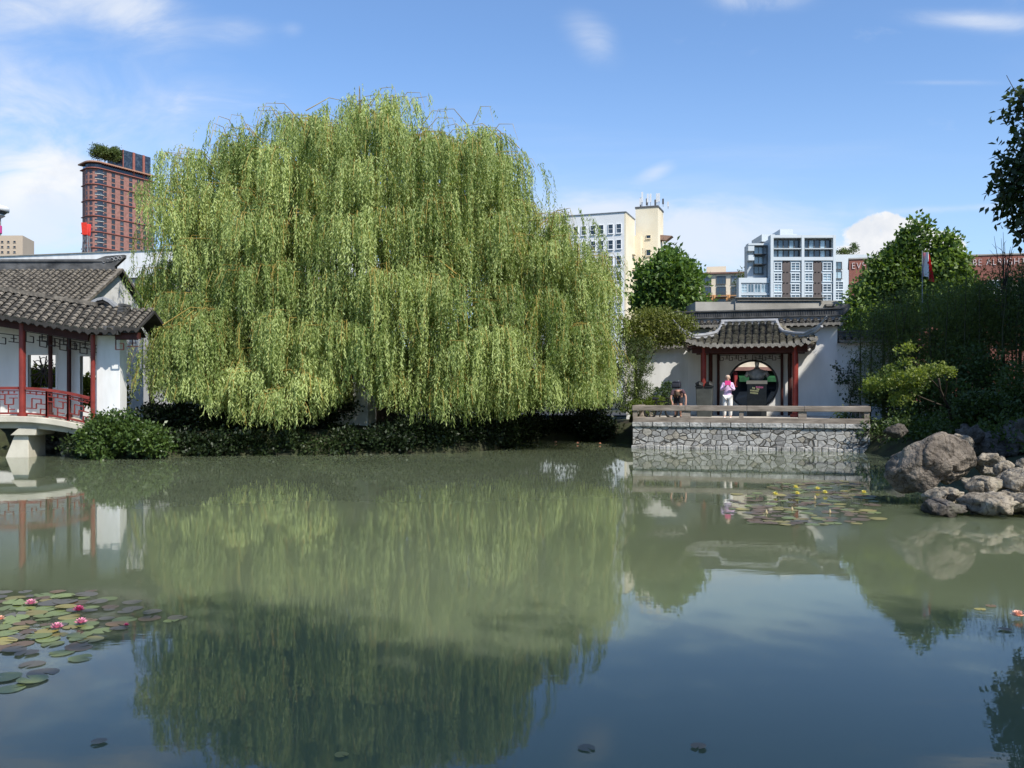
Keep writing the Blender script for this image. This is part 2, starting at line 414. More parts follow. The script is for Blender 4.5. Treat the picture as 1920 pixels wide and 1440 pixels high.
mb = MB(); rings = [pond_ring(-1.2, -.9), pond_ring(0, .06, .15), pond_ring(.5, .55, .2), pond_ring(1.6, .85, .15), pond_ring(5, 1.0, .08), pond_ring(14, 1.0, 0), pond_ring(80, 1.0), pond_ring(500, 1.0), pond_ring(6000, 1.0)]
mb.add([p for r_ in rings for p in r_] + [(PC.x, PC.y, -1.2)],
       [(i*ng+k, i*ng+(k+1) % ng, (i+1)*ng+(k+1) % ng, (i+1)*ng+k) for i in range(len(rings)-1) for k in range(ng)] +
       [(len(rings)*ng, (k+1) % ng, k) for k in range(ng)])
m_soil = mat('soil', (.045, .038, .026), .95, .5, 1.7, col2=(.05, .06, .025), bump=.6, bscale=9)
tag(mb.build('ground', m_soil, smooth=True), kind='structure')
mw, ntw, pw = _new('pond_water')
n1 = _noise(ntw, .16, 3)
rw = _ramp(ntw, n1.outputs['Fac'], [(.3, (.096, .116, .066)), (.7, (.118, .138, .083))])
ntw.links.new(rw.outputs[0], pw.inputs['Base Color']); pw.inputs['Roughness'].default_value = .012; pw.inputs['IOR'].default_value = 1.333
pw.inputs['Specular IOR Level'].default_value = .5
pw.subsurface_method = 'BURLEY'; pw.inputs['Subsurface Weight'].default_value = 1; pw.inputs['Subsurface Radius'].default_value = (1, 1, .8); pw.inputs['Subsurface Scale'].default_value = 1.1
w1 = _noise(ntw, 1.0, 3, sc3=(1.0, 2.6, 1)); w2 = _noise(ntw, 7, 3, sc3=(1, 2.0, 1)); w3 = _noise(ntw, .25, 2)
patch = _ramp(ntw, w3.outputs['Fac'], [(.38, (.25, .25, .25)), (.62, (1, 1, 1))]).outputs[0]
hgt = _math(ntw, 'ADD', _math(ntw, 'MULTIPLY', w1.outputs['Fac'], .045), _math(ntw, 'MULTIPLY', _math(ntw, 'MULTIPLY', w2.outputs['Fac'], .010), patch))
_bump(ntw, pw, hgt, .22, .1)
mb = MB(); rg = pond_ring(.45, 0.0); mb.add(rg, [tuple(range(ng))])
wobj = mb.build('water', mw); tag(wobj, kind='structure')
for p_ in wobj.data.polygons:
    if p_.normal.z < 0: wobj.data.flip_normals(); break
# ================================================================= the willow
m_bark = mat('willow_bark', (.075, .06, .045), .95, .4, 5, bump=.8, bscale=14, sc3=(1, 1, .25))
m_twig = mat('willow_twig', (.34, .24, .06), .7, .3, 2)
m_wil = leafmat('willow_leaf', (.105, .165, .032), (.46, .53, .20), .36, .48, .28)
wil = T('willow_tree', 'huge weeping willow with pale green curtains of leaves hanging over the pond bank', 'tree', (-5.2, 37, .9))
LOBES = [(-6.4, 37, 5.8, 6.2, 6, 14.1), (-10.8, 36.4, 3.05, 4.4, 6.3, 12.7), (-1.8, 37, 2.6, 4.6, 6, 13.5), (1.25, 37.2, 2.65, 4.2, 4.2, 9.8),
         (-7.9, 31.9, 2.3, 1.7, 2.2, 3.9), (-6.4, 32.8, 3.1, 2.2, 4.5, 7.4), (-2.6, 33.2, 3.0, 2.3, 4.3, 7.4), (-9.6, 33.4, 1.9, 2.2, 4.8, 8.0), (.9, 34.6, 2.2, 2.0, 3.6, 6.3), (-11.2, 31.3, .8, .8, 4.0, 6.2)]
NS_ = [400, 130, 130, 150, 36, 64, 64, 50, 50, 40]
BOT = [(-16, 2.2), (-13.4, 1.8), (-11, 1.9), (-10, 1.3), (-8.6, .75), (-7, 1.0), (-6.2, 1.8), (-5.4, 2.5), (-4.8, 1.6), (-3.6, 1.15), (-1.5, .95), (.6, 1.35), (3, 1.6), (5, 1.7)]
bx = [b[0] for b in BOT]; bz = [b[1] for b in BOT]
rw_ = np.random.default_rng(5)
SP = []; NB = [70, 30, 24, 26, 8, 14, 14, 11, 11, 6]
def hidden(p, li, lim):
    for lj, (ax, ay, arx, ary, azc, azt) in enumerate(LOBES):
        if lj != li and ((p[0]-ax)/arx)**2 + ((p[1]-ay)/ary)**2 + ((p[2]-azc)/((azt-azc) if p[2] > azc else 4))**2 < lim: return True
    return False
def hull(li, d, e):
    cx, cy, rx, ry, zc, zt = LOBES[li]; n_ = np.sign(d)*np.abs(d)**np.array([.86, .9, .72])*e
    return np.array([cx+rx*n_[0], cy+ry*n_[1], zc+(zt-zc)*n_[2] if n_[2] > 0 else zc + 3.5*n_[2]])
CEN = []
for li in range(len(LOBES)):
    got = tries = 0
    while got < NB[li] and tries < 3000:
        tries += 1
        d = rw_.normal(size=3); d /= np.linalg.norm(d)
        if d[2] < -.45 or (d[1] > .4 and rw_.random() < .65): continue
        p = hull(li, d, .9 + .16*rw_.random())
        if p[2] < 2.3 or hidden(p, li, .66): continue
        if any(np.linalg.norm((p-q)*np.array([1, .8, .9])) < (1.6 if li not in (4, 9) else 1.0) for q, _, _ in CEN): continue
        CEN.append((p, d, li)); got += 1
for (c, d, li) in CEN:          # every bough is an umbrella of sprays
    sdv = np.cross(d, [0, 0, 1]); sdv /= np.linalg.norm(sdv)+1e-6; fw = np.cross([0, 0, 1], sdv)
    rad = rw_.uniform(.7, 1.25) if li not in (4, 9) else .7; tb = rw_.normal()*.13
    for k in range(int(6*rad+2)):
        u, v = rw_.normal()*.55*rad, rw_.normal()*.42*rad; q = (u*u+v*v)/rad**2
        SP.append((c + sdv*u + fw*v + np.array([0, 0, -.38*q*rad + rw_.normal()*.1]), d + rw_.normal(size=3)*.15, li, tb, max(.45, 1-.28*q)))
for li in range(len(LOBES)):    # sparser foliage behind the boughs, shade of the gaps put into its tint
    for k in range(NB[li]*3):
        d = rw_.normal(size=3); d /= np.linalg.norm(d)
        if d[2] < -.3: continue
        p = hull(li, d, .66 + .1*rw_.random())
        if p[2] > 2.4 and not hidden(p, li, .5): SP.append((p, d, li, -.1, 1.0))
for k in range(60):             # thin wisps standing out of the top
    li = rw_.choice([0, 0, 0, 1, 1, 2, 2, 3]); d = rw_.normal(size=3); d[2] = abs(d[2])*1.3+.5; d /= np.linalg.norm(d)
    p = hull(li, d, 1.03 + .04*rw_.random())
    if not hidden(p, li, .9): SP.append((p + np.array([0, 0, rw_.random()*.5]), d, li, .1, -1))
P_, D_, T_, L_, N_ = [], [], [], [], []; strands = []; arcs = MB()
for (p, d, li, tb, lk) in SP:
    h = np.array([d[0], d[1], 0]); hl = np.linalg.norm(h)
    h = h/hl if hl > .15 else np.array([rw_.normal(), rw_.normal(), 0]); h /= np.linalg.norm(h)
    sd = np.array([-h[1], h[0], 0])
    big = .75 + .5*rw_.random(); lowl = li in (4,)
    Ls = (1.5 + 2.4*rw_.random())*(1 if p[2] > 3.5 else .8)
    if lowl: Ls = .9 + .9*rw_.random()
    wisp = lk < 0; Ls *= .4 if wisp else lk; big *= .55 if wisp else .8
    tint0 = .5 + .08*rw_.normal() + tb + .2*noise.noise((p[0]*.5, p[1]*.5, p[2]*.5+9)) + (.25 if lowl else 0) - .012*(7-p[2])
    a0 = p - h*1.7*big + np.array([0, 0, -.7]); a1 = p - h*.7*big + np.array([0, 0, -.05]); a2 = p + h*.35*big + np.array([0, 0, -.12]); a3 = p + h*.75*big + np.array([0, 0, -.8])
    if p[2] > np.interp(p[0], bx, bz)+1.3: arcs.tube([a0, a1, a2, a3], [.02, .014, .009, .004], 4, cap=False)
    ns = int((9 if wisp else 36)*big)
    nt_ = max(5, int(8*big)); tc_ = [(rw_.uniform(-1.25, .62)*big, rw_.normal()*.55*big, rw_.uniform(.45, 1.05), rw_.normal()*.11) for _ in range(nt_)]
    for k in range(ns):
        tq = tc_[k % nt_]; t = tq[0] + rw_.normal()*.07; w = tq[1] + rw_.normal()*.07
        z = -.42*(t-.05)**2 - .55*w*w*.6 + rw_.normal()*.06
        r0 = p + h*t + sd*w + np.array([0, 0, z])
        L = Ls*tq[2]*rw_.uniform(.6, 1.05)
        zb = np.interp(r0[0], bx, bz) + rw_.exponential(.28) + max(0, (r0[1]-34)*.05)
        L = min(L, r0[2]-zb)
        if L < .3: continue
        od = h*(.5*t/big+.25) + sd*w*.5/big + rw_.normal(size=3)*.12; od[2] = abs(od[2])*.5
        m = max(5, int(L/.062))
        s_ = np.linspace(.03, L, m) + rw_.normal(size=m)*.012
        ph = rw_.random()*6; sw = rw_.normal(size=2)*.05
        q = r0 + od*(.42*(1-np.exp(-s_/.38)))[:, None] + np.stack([sw[0]*np.sin(s_*1.6+ph), sw[1]*np.cos(s_*1.3+ph), -s_], 1)
        strands.append((r0, q[::max(1, m//4)]))
        dr = rw_.normal(size=(m, 3))*np.array([.36, .36, .2]); dr[:, 2] -= .75
        P_.append(q); D_.append(dr); N_.append(od/(np.linalg.norm(od)+1e-6)*.9 + np.array([0, 0, .35]) + rw_.normal(size=(m, 3))*.55); T_.append(tint0 + tq[3] + rw_.normal()*.06 + rw_.normal(size=m)*.16 + .1*(s_/max(L, .1)-.4)); L_.append(.10+.085*rw_.random(m))
Pw = np.concatenate(P_); Dw = np.concatenate(D_); Tw = np.concatenate(T_); Lw = np.concatenate(L_)
print('willow leaves', len(Pw), 'strands', len(strands), 'sprays', len(SP))
lo = leaves('crown', Pw, Dw, Lw, .031 + .018*rw_.random(len(Pw)), Tw, m_wil, wil, seed=9, fold=.1, nrm=np.concatenate(N_))
tw = MB()
for r0, q in strands[::6]:
    pts = [r0] + [tuple(a) for a in q]
    n_ = len(pts); o_ = Vector((random.uniform(-1, 1), random.uniform(-1, 1), 0)).normalized()*.006
    vs = [Vector(a)-o_ for a in pts] + [Vector(a)+o_ for a in pts]
    tw.add(vs, [(i, i+1, n_+i+1, n_+i) for i in range(n_-1)])
tw.v += arcs.v and []
b0 = len(tw.v); tw.v += arcs.v; tw.f += [tuple(b0+i for i in f) for f in arcs.f]; tw.m += arcs.m
me = bpy.data.meshes.new('twigs'); off = ORG[wil.name]
me.from_pydata([(a[0]-off.x, a[1]-off.y, a[2]-off.z) for a in tw.v], [], tw.f)
link_mesh('twigs', me, m_twig, wil)
limbs = [(.35, (-10.5, 36, 8.5), .3), (.45, (-8, 34, 8), .22), (.5, (-2.5, 36, 8.5), .28), (.35, (1.2, 36.8, 6.8), .26), (.6, (-4, 38.5, 11.5), .22), (.7, (-6.6, 36, 11.5), .2), (.4, (-5, 33.5, 6.6), .2), (.8, (-8.5, 38, 11), .18)]
trunk_mb((-5.2, 37, .6), (-5.4, 37, 8.5), .55, .2, limbs, .25, 3).build('trunk', m_bark, wil, smooth=True)
# ================================================================= materials shared by the garden buildings
m_white = mat('lime_plaster', (.68, .675, .65), .85, .1, 1.6, col2=(.80, .80, .79), bump=.12, bscale=30, sc3=(1.4, 1.4, .35))
m_stain = mat('weathered_plaster', (.68, .67, .64), .88, .14, .9, col2=(.81, .80, .78), bump=.15, bscale=26, sc3=(1, 1, .35))
m_red = mat('red_lacquer', (.20, .028, .02), .42, .25, 4, spec=.45)
m_darkred = mat('dark_red_timber', (.055, .014, .011), .55, .3, 5)
m_fret = mat('dark_fret_timber', (.035, .022, .018), .6, .3, 6)
m_tile = mat('grey_roof_tile', (.075, .068, .06), .9, .5, 4.6, col2=(.25, .22, .18), bump=.5, bscale=20)
m_tile2 = mat('mossy_roof_tile', (.065, .06, .05), .92, .5, 4.4, col2=(.30, .27, .20), bump=.6, bscale=22)
m_pan = mat('dark_pan_tile', (.035, .033, .031), .9, .4, 4)
m_ridge = mat('ridge_tile', (.05, .052, .055), .85, .4, 2.2, col2=(.13, .13, .13), bump=.5, bscale=18)
m_pale = mat('pale_grey_coping', (.27, .275, .285), .8, .25, 2.5, bump=.3, bscale=16)
m_disc = mat('drip_tile', (.22, .205, .18), .9, .35, 5)
m_conc = mat('pale_concrete', (.50, .46, .37), .9, .18, 1.3, col2=(.60, .56, .46), bump=.3, bscale=18)
m_conc2 = mat('grey_concrete', (.30, .285, .25), .92, .2, .8, col2=(.40, .38, .34), bump=.3, bscale=12)
m_dark = mat('dark_interior', (.025, .022, .02), .9, .3, 2)
m_stone = mat('pale_rock', (.34, .30, .25), .9, .35, 2.2, col2=(.50, .45, .37), bump=.7, bscale=9)
def mb_fret(mb, x0, x1, z0, z1, y, slope=0, t=.028, d=.03, cell=.34, drop=True):
    """hanging fretwork strip: a meander of thin bars"""
    n = max(2, round((x1-x0)/cell)); w = (x1-x0)/n; h = z1-z0
    def bar(xa, za, xb, zb): mb.beam((xa, y, za+slope*(xa-x0)), (xb, y, zb+slope*(xb-x0)), d, t)
    bar(x0, z1, x1, z1); 
    for i in range(n):
        a = x0+i*w; c = a+w
        if i % 2 == 0:
            bar(a, z1, a, z0); bar(a, z0, a+w*.7, z0); bar(a+w*.7, z0, a+w*.7, z0+h*.6); bar(a+w*.35, z0+h*.6, a+w*.7, z0+h*.6)
        else:
            bar(a, z0+h*.3, c, z0+h*.3); bar(a+w*.5, z0+h*.3, a+w*.5, z1); bar(a+w*.2, z0+h*.65, a+w*.8, z0+h*.65)
# ================================================================= covered bridge gallery (left)
gx = -13.95
def ez(x): return 4.12 + .165*min(max(gx-x, 0), 3.3) + .05*max(0, gx-x-3.3)
def dz(x): return 1.40 - .055*(x+16.6)**2*(1 if x > -16.6 else .15)
gal = T('covered_bridge', 'covered bridge with grey tiled roof and red lattice railing over the pond', 'bridge', (-17, 30.2, 0))
xs = [-24 + i*.5 for i in range(20)] + [-14.15]
mb = MB(); pol = [(x, dz(x)) for x in xs] + [(x, dz(x)-.2) for x in reversed(xs)]
mb.slab(pol, 29.45, 31.15); mb.slab([(x, dz(x)-.2) for x in xs] + [(x, dz(x)-.42) for x in reversed(xs)], 29.75, 30.9)
mb.build('deck', m_conc, gal, bevel=.02)
for bx0 in (-17.25,):
    mb = MB(); mb.slab([(-17.35, -.8), (-16.25, -.8), (-16.25, .75), (-16.72, .75)], 29.75, 30.85)
    mb.slab([(-16.8, .75), (-15.95, .75), (-15.9, 1.0), (-16.5, 1.0)], 29.62, 30.98)
    mb.build('pier', m_conc, gal, bevel=.02)
mb = MB(); mb.slabx([(29.7, -.8), (30.9, -.8), (30.8, 1.0), (29.8, 1.0)], -21.6, -20.6); mb.build('pier', m_conc, gal)
def post(x, y, r=.1, m=m_red, z1=None):
    mb = MB(); z0 = dz(x); zt = (z1 or ez(x))-.02
    mb.lathe([(r*1.5, z0-.01), (r*1.5, z0+.1), (r, z0+.12), (r, zt)], (x, y, 0), 14); return mb.build('post', m, gal, smooth=False)
for x in (-19.3, -16.38, -14.02): post(x, 29.62, .105 if x < -15 else .075)
for x in (-19.2, -16.05, -15.4, ): post(x, 30.78, .07, m_darkred)
mb = MB()
for a, b in zip(xs[:-1], xs[1:]):
    mb.beam((a, 29.62, ez(a)-.12), (b, 29.62, ez(b)-.12), .14, .26); mb.beam((a, 30.78, ez(a)+.1), (b, 30.78, ez(b)+.1), .12, .24)
    mb.beam((a, 30.2, ez(a)+.5), (b, 30.2, ez(b)+.5), .12, .2)
for i in range(42):
    x = -23.8+i*.235
    mb.beam((x, 28.98, ez(x)+.0), (x, 30.25, ez(x)+.82), .07, .07); mb.beam((x, 31.45, ez(x)+.0), (x, 30.2, ez(x)+.82), .07, .07)
mb.build('roof_beam', m_darkred, gal)
mb = MB(); mb_fret(mb, -19.2, -16.5, ez(-17.8)-.62, ez(-17.8)-.28, 29.62, -.12); mb_fret(mb, -16.26, -14.1, ez(-16.3)-.62, ez(-16.3)-.28, 29.62, -.165)
mb_fret(mb, -16.4, -14.3, ez(-16.3)-.72, ez(-16.3)-.36, 30.74, -.165)
mb.build('hanging_fretwork', m_fret, gal)
# railing: one panel between each pair of posts
def rail_panel(x0, x1):
    mb = MB(); y = 29.6; n = max(2, round((x1-x0)/.62)); w = (x1-x0)/n
    def zz(x, h): return dz(x)+h
    def bar(xa, ha, xb, hb, t=.032, d=.04): mb.beam((xa, y, zz(xa, ha)), (xb, y, zz(xb, hb)), d, t)
    st = [x0 + (x1-x0)*i/(n*2) for i in range(n*2+1)]
    for a, b in zip(st[:-1], st[1:]): bar(a, .93, b, .93, .09, .11); bar(a, .84, b, .84, .035); bar(a, .09, b, .09, .06, .06)
    for i in range(n+1):
        x = x0+i*w
        if 0 < i < n: bar(x-.001, .03, x+.001, .9, .06, .07); mb.box(x-.035, x+.035, y-.035, y+.035, dz(x), zz(x, .9))
        if i == n: break
        a = x+.035; c = x+w-.035; q = (c-a)
        V_ = lambda f, h0, h1: mb.box(a+q*f-.016, a+q*f+.016, y-.02, y+.02, zz(a+q*f, h0), zz(a+q*f, h1))
        H_ = lambda f0, f1, h: bar(a+q*f0, h, a+q*f1, h)
        H_(0, 1, .72 if i % 2 else .76); V_(.18, .76, .84); V_(.5, .72, .84); V_(.82, .76, .84)
        if i % 2 == 0:
            V_(.27, .27, .6); H_(.27, .75, .6); V_(.75, .44, .6); H_(.5, 1, .44); V_(.5, .27, .44); H_(0, .5, .27); V_(.72, .09, .27); H_(.72, 1, .27)
        else:
            H_(0, .3, .55); V_(.3, .38, .72); H_(.3, .78, .38); V_(.78, .38, .6); H_(.55, 1, .6); V_(.5, .09, .38); H_(.5, .85, .22)
    return mb.build('railing', m_red, gal)
rail_panel(-19.18, -16.5); rail_panel(-16.26, -14.12)
mb = MB()
for a, b in zip(xs[:-1], xs[1:]):
    mb.beam((a, 30.95, dz(a)+.9), (b, 30.95, dz(b)+.9), .08, .06)
# tiled roof, front and back slope
mr = MB(); mp = MB(); mdp = MB(); n = 38; E0, E1 = -23.6, -13.02
for i in range(n):
    x = E0 + (E1-E0)*(i+.5)/n; w = (E1-E0)/n
    roll(mr, (x, 28.95, ez(x)+.08), (x, 30.25, ez(x)+.98), w*.34, (0, -.57, .82)); roll(mr, (x, 31.5, ez(x)+.08), (x, 30.2, ez(x)+.98), w*.34, (0, .57, .82))
    drips(mp, (x, 28.95, ez(x)+.1), (1, 0, -.165), (0, -1, 0), w*.36, w, .14)
    a, b = x-w/2, x+w/2
    for (y0, y1) in ((28.97, 30.23), (31.48, 30.22)):
        mp.add([(a, y0, ez(a)+.05), (b, y0, ez(b)+.05), (b, y1, ez(b)+.95), (a, y1, ez(a)+.95), (a, y0, ez(a)-.0), (b, y0, ez(b)-.0), (b, y1, ez(b)+.9), (a, y1, ez(a)+.9)],
               [(0, 1, 2, 3), (7, 6, 5, 4), (0, 4, 5, 1), (3, 2, 6, 7)])
rf = mp.build('roof', m_pan, gal); mr.build('tile_rows', m_tile, rf, smooth=False); mdp.build('drip_tiles', m_disc, rf)
mb = MB()
for a, b in zip(xs[:-1], xs[1:]): mb.beam((a, 30.22, ez(a)+1.03), (b, 30.22, ez(b)+1.03), .24, .14)
mb.build('ridge', m_tile, rf)
mr = MB(); mp = MB(); mdp = MB(); n = 3
for i in range(n):
    w = .75/n; x = -13.05+w*(i+.5)
    roll(mr, (x, 29.0, 4.25), (x, 30.5, 5.05), w*.34, (0, -.5, .86)); drips(mp, (x, 29.0, 4.27), (1, 0, 0), (0, -1, 0), w*.36, w, .13)
mp.slabx([(29.02, 4.15), (29.02, 4.22), (30.5, 5.0), (32.0, 4.3), (32.0, 4.15), (30.5, 4.9)], -13.05, -12.3)
sr = mp.build('side_roof', m_pan, gal); mr.build('tile_rows', m_tile, sr)
mb = MB(); mb.box(-13.1, -12.3, 29.2, 29.34, 3.95, 4.16); mb_fret(mb, -13.1, -12.35, 3.6, 3.94, 29.27); mb.build('side_roof_frame', m_darkred, gal)
# the white wall closing the back of the gallery, with leaf-tracery windows and a doorway
gw = T('gallery_wall', 'white plastered back wall of the covered bridge with lattice windows and shaped doorway', 'wall', (-17, 31.05, 0))
def wall_rects(mb, x0, x1, z0, ztop, holes, y0, y1):
    """wall in x with rectangular holes [(xa,xb,za,zb)] sorted by x; ztop is a function"""
    c = x0
    for xa, xb, za, zb in holes:
        mb.slab([(c, z0), (xa, z0), (xa, ztop(xa)), (c, ztop(c))], y0, y1)
        if za > z0+.01: mb.slab([(xa, z0), (xb, z0), (xb, za), (xa, za)], y0, y1)
        mb.slab([(xa, zb), (xb, zb), (xb, ztop(xb)), (xa, ztop(xa))], y0, y1); c = xb
    mb.slab([(c, z0), (x1, z0), (x1, ztop(x1)), (c, ztop(c))], y0, y1)
mb = MB(); wt = lambda x: ez(x)+.25
wins = [(-19.9, -18.7, 2.35, 3.45), (-16.95, -15.98, 2.35, 3.5), (-15.12, -14.55, 1.3, 3.45)]
wall_rects(mb, -24, -14.0, 1.0, wt, wins, 31.02, 31.2)
mb.build('wall', m_stain, gw)
for (xa, xb, za, zb) in wins[:2]:
    mb = MB(); t = .07
    mb.box(xa-t, xb+t, 30.99, 31.06, zb, zb+t); mb.box(xa-t, xb+t, 30.99, 31.06, za-t, za); mb.box(xa-t, xa, 30.99, 31.06, za, zb); mb.box(xb, xb+t, 30.99, 31.06, za, zb)
    f_ = mb.build('window', m_stain, gw)
    mb = MB(); cx_, cz_ = (xa+xb)/2, (za+zb)/2
    for k in range(6):
        a = k*math.pi/6+.3; l = .7
        mb.beam((cx_-l*math.cos(a)*.7, 31.12, cz_-l*math.sin(a)*.8), (cx_+l*math.cos(a)*.7, 31.12, cz_+l*math.sin(a)*.8), .03, .03)
    for k in range(8):
        a = k*math.pi/4; mb.ring((cx_+.3*math.cos(a), 31.12, cz_+.36*math.sin(a)), .13, .014, 'y', 12, 4)
    mb.build('tracery', m_fret, f_)
mb = MB(); mb.box(-15.2, -15.12, 30.98, 31.1, 1.3, 3.53); mb.box(-14.55, -14.47, 30.98, 31.1, 1.3, 3.53); mb.box(-15.12, -14.55, 30.98, 31.1, 3.45, 3.53)
pts = [(-14.55, 1.3), (-14.55, 3.45), (-14.62, 3.3), (-14.72, 2.9), (-14.8, 2.4), (-14.78, 2.0), (-14.7, 1.7), (-14.68, 1.3)]
mb.build('door_frame', m_stain, gw)
mb = MB(); mb.slab([(-14.56, 1.3), (-14.56, 3.44), (-14.9, 3.44), (-14.74, 3.1), (-14.66, 2.7), (-14.74, 2.2), (-14.86, 1.8), (-14.82, 1.3)], 31.22, 31.3); mb.build('vase_doorway', m_white, gw)
# lower dado seen lit through the railing
# white end block of the gallery
eb = T('gallery_end_wall', 'bright white end wall block beside the red gallery post, above the lit shrub', 'wall', (-13.57, 30, .8))
mb = MB(); mb.box(-13.96, -13.18, 29.75, 30.3, .6, 4.1); mb.build('wall', m_white, eb, bevel=.012)
mb = MB(); mb.box(-14.02, -13.12, 29.7, 30.35, 4.1, 4.2); mb.build('eave_beam', m_darkred, eb)
# small cross gable with stepped coping rising from the gallery roof
sg = T('stepped_gable_wall', 'small grey gable with curved dark coping rising between the two tiled roofs', 'wall', (-14.1, 30.4, 4.6))
path = [(-15.05, 5.02), (-14.75, 5.18), (-14.45, 5.2), (-14.15, 5.36), (-13.95, 5.4), (-13.75, 5.3), (-13.5, 5.08), (-13.3, 4.98), (-13.22, 4.6), (-13.2, 4.3)]
mb = MB(); mb.slab([(-15.0, 4.4), (-13.25, 4.2)] + [(x, z-.05) for x, z in reversed(path)], 30.28, 30.5); mb.build('wall', m_ridge, sg)
mb = MB()
for a, b in zip(path[:-1], path[1:]): mb.beam((a[0], 30.37, a[1]), (b[0], 30.37, b[1]), .38, .09, (0, 0, 1))
mb.build('coping', m_pale, sg)
mb = MB()
for a, b in zip(path[:-1], path[1:]): mb.beam((a[0], 30.36, a[1]-.12), (b[0], 30.36, b[1]-.12), .3, .07)
mb.slab([(-14.55, 4.9), (-13.85, 4.68), (-13.75, 4.82), (-14.3, 5.12)], 30.2, 30.29)
mb.build('moulding', m_dark, sg)
mb = MB(); mb.box(-13.4, -12.9, 28.98, 30.6, 4.08, 4.36)  # wide base box added to stop sun leaking onto the end wall
for k in range(8): mb.box(-13.25-.012*(k % 2), -13.09+.012*(k % 2), 29.6+.1*k*.3, 30.4, 4.4+.1*k, 4.48+.1*k)
mb.build('ridge_end', m_ridge, sg)
# ================================================================= corridor and hall behind the willow
hc = T('lattice_hall', 'shaded white hall with dark grid windows behind the willow strands', 'building', (-10, 34.50, .8))
mb = MB(); wall_rects(mb, -13.2, -5.6, .5, lambda x: 4.2, [(-11.9, -10.9, 1.45, 3.6), (-9.6, -8.6, 1.45, 3.6), (-7.2, -6.2, 1.45, 3.6)], 34.50, 34.75)
mb.box(-13.2, -5.6, 34.42, 34.50, .5, 1.35); mb.box(-5.8, -5.6, 34.75, 37.90, .5, 4.2)
mb.build('wall', m_white, hc)
for x in (-11.4, -9.1, -6.7):
    mb = MB(); mb.box(x-.5, x-.44, 34.45, 34.60, 1.45, 3.6); mb.box(x+.44, x+.5, 34.45, 34.60, 1.45, 3.6); mb.box(x-.44, x+.44, 34.45, 34.60, 3.54, 3.6); mb.box(x-.44, x+.44, 34.45, 34.60, 1.45, 1.51)
    for k in range(1, 4): mb.box(x-.44+.22*k-.014, x-.44+.22*k+.014, 34.50, 34.54, 1.51, 3.54)
    for k in range(1, 8): mb.box(x-.44, x+.44, 34.50, 34.53, 1.51+.255*k-.014, 1.51+.255*k+.014)
    w_ = mb.build('window', m_fret, hc)
    mb = MB(); mb.box(x-.44, x+.44, 34.56, 34.58, 1.51, 3.54); mb.build('pane', mat('paper_pane', (.45, .44, .42), .6, .1, 2), w_)
mr = MB(); mp = MB(); mdp = MB(); n = 28
for i in range(n):
    w = 7.8/n; x = -13.1 + w*(i+.5)
    roll(mr, (x, 33.10, 4.28), (x, 35.30, 5.15), w*.34, (0, -.4, .9)); drips(mdp, (x, 33.10, 4.3), (1, 0, 0), (0, -1, 0), w*.36, w, .13)
mp.slabx([(33.12, 4.2), (33.12, 4.25), (35.32, 5.12), (37.50, 4.25), (37.50, 4.2), (35.32, 5.05)], -13.1, -5.3)
rf = mp.build('roof', m_pan, hc); mr.build('tile_rows', m_tile, rf); mdp.build('drip_tiles', m_disc, rf)
mb = MB(); mb.box(-13.1, -5.3, 35.20, 35.45, 5.1, 5.35); mb.build('ridge', m_ridge, rf)
mb = MB(); mb.box(-13.0, -5.6, 33.25, 33.40, 3.95, 4.2); mb_fret(mb, -13, -9, 3.6, 3.95, 33.32)
for x in (-12.5, -9.9, -7.3): mb.lathe([(.08, .9), (.08, 4)], (x, 33.35, 0), 10)
mb.build('eave_frame', m_darkred, hc)
# ================================================================= hall with gable above the gallery
hg = T('gabled_hall', 'hall with long grey tiled roof, white triangular gable and upturned dark ridge end', 'building', (-20, 38, 1))
GX = -16.9
mb = MB(); mb.slabx([(35.25, 5.9), (40.65, 5.9), (40.65, 5.75), (38, 7.35), (35.25, 5.75)], GX-.25, GX) if False else None
mb.slabx([(35.4, 1.0), (40.6, 1.0), (40.6, 5.85), (38, 7.28), (35.4, 5.85)], GX-.25, GX); mb.box(-30, GX-.25, 35.6, 35.85, 1, 5.6); mb.box(-30, GX-.25, 40.2, 40.5, 1, 5.6)
mb.build('wall', m_white, hg)
mr = MB(); mp = MB(); mdp = MB(); n = 46
for i in range(n):
    w = (GX+.1+29)/n; x = -29 + w*(i+.5)
    roll(mr, (x, 34.4, 5.5), (x, 37.95, 7.42), w*.34, (0, -.48, .87), .24); drips(mdp, (x, 34.4, 5.5), (1, 0, 0), (0, -1, 0), w*.36, w, .13)
    roll(mr, (x, 41.6, 5.5), (x, 38.05, 7.42), w*.34, (0, .48, .87), .4)
mp.slabx([(34.4, 5.38), (34.4, 5.46), (38, 7.38), (41.6, 5.46), (41.6, 5.38), (38, 7.3)], -29, GX+.14)
rf = mp.build('roof', m_pan, hg); mr.build('tile_rows', m_tile, rf); mdp.build('drip_tiles', m_disc, rf)
mb = MB(); mb.beam((GX+.1, 34.4, 5.5), (GX+.1, 38, 7.45), .2, .12); mb.beam((GX+.1, 41.6, 5.5), (GX+.1, 38, 7.45), .2, .12); mb.build('verge', m_tile, rf)
mb = MB(); mb.box(-29, GX-.1, 37.86, 38.14, 7.4, 7.62); mb.box(-29, GX-.3, 37.9, 38.1, 7.62, 7.78); mb.box(-29, GX-.2, 37.84, 38.16, 7.78, 7.88)
mb.slab([(GX-1.1, 7.62), (GX-.35, 7.42), (GX-.05, 7.62), (GX+.3, 7.95), (GX+.3, 8.08), (GX-.5, 8.02), (GX-.9, 7.88)], 37.88, 38.12)
mb.build('ridge', m_ridge, rf)
mb = MB()
for k in range(5): mb.ring((GX-.55+.17*k, 37.86, 7.8+.035*k), .07, .02, 'y', 12, 4)
mb.build('ridge_ornament', m_pale, rf)
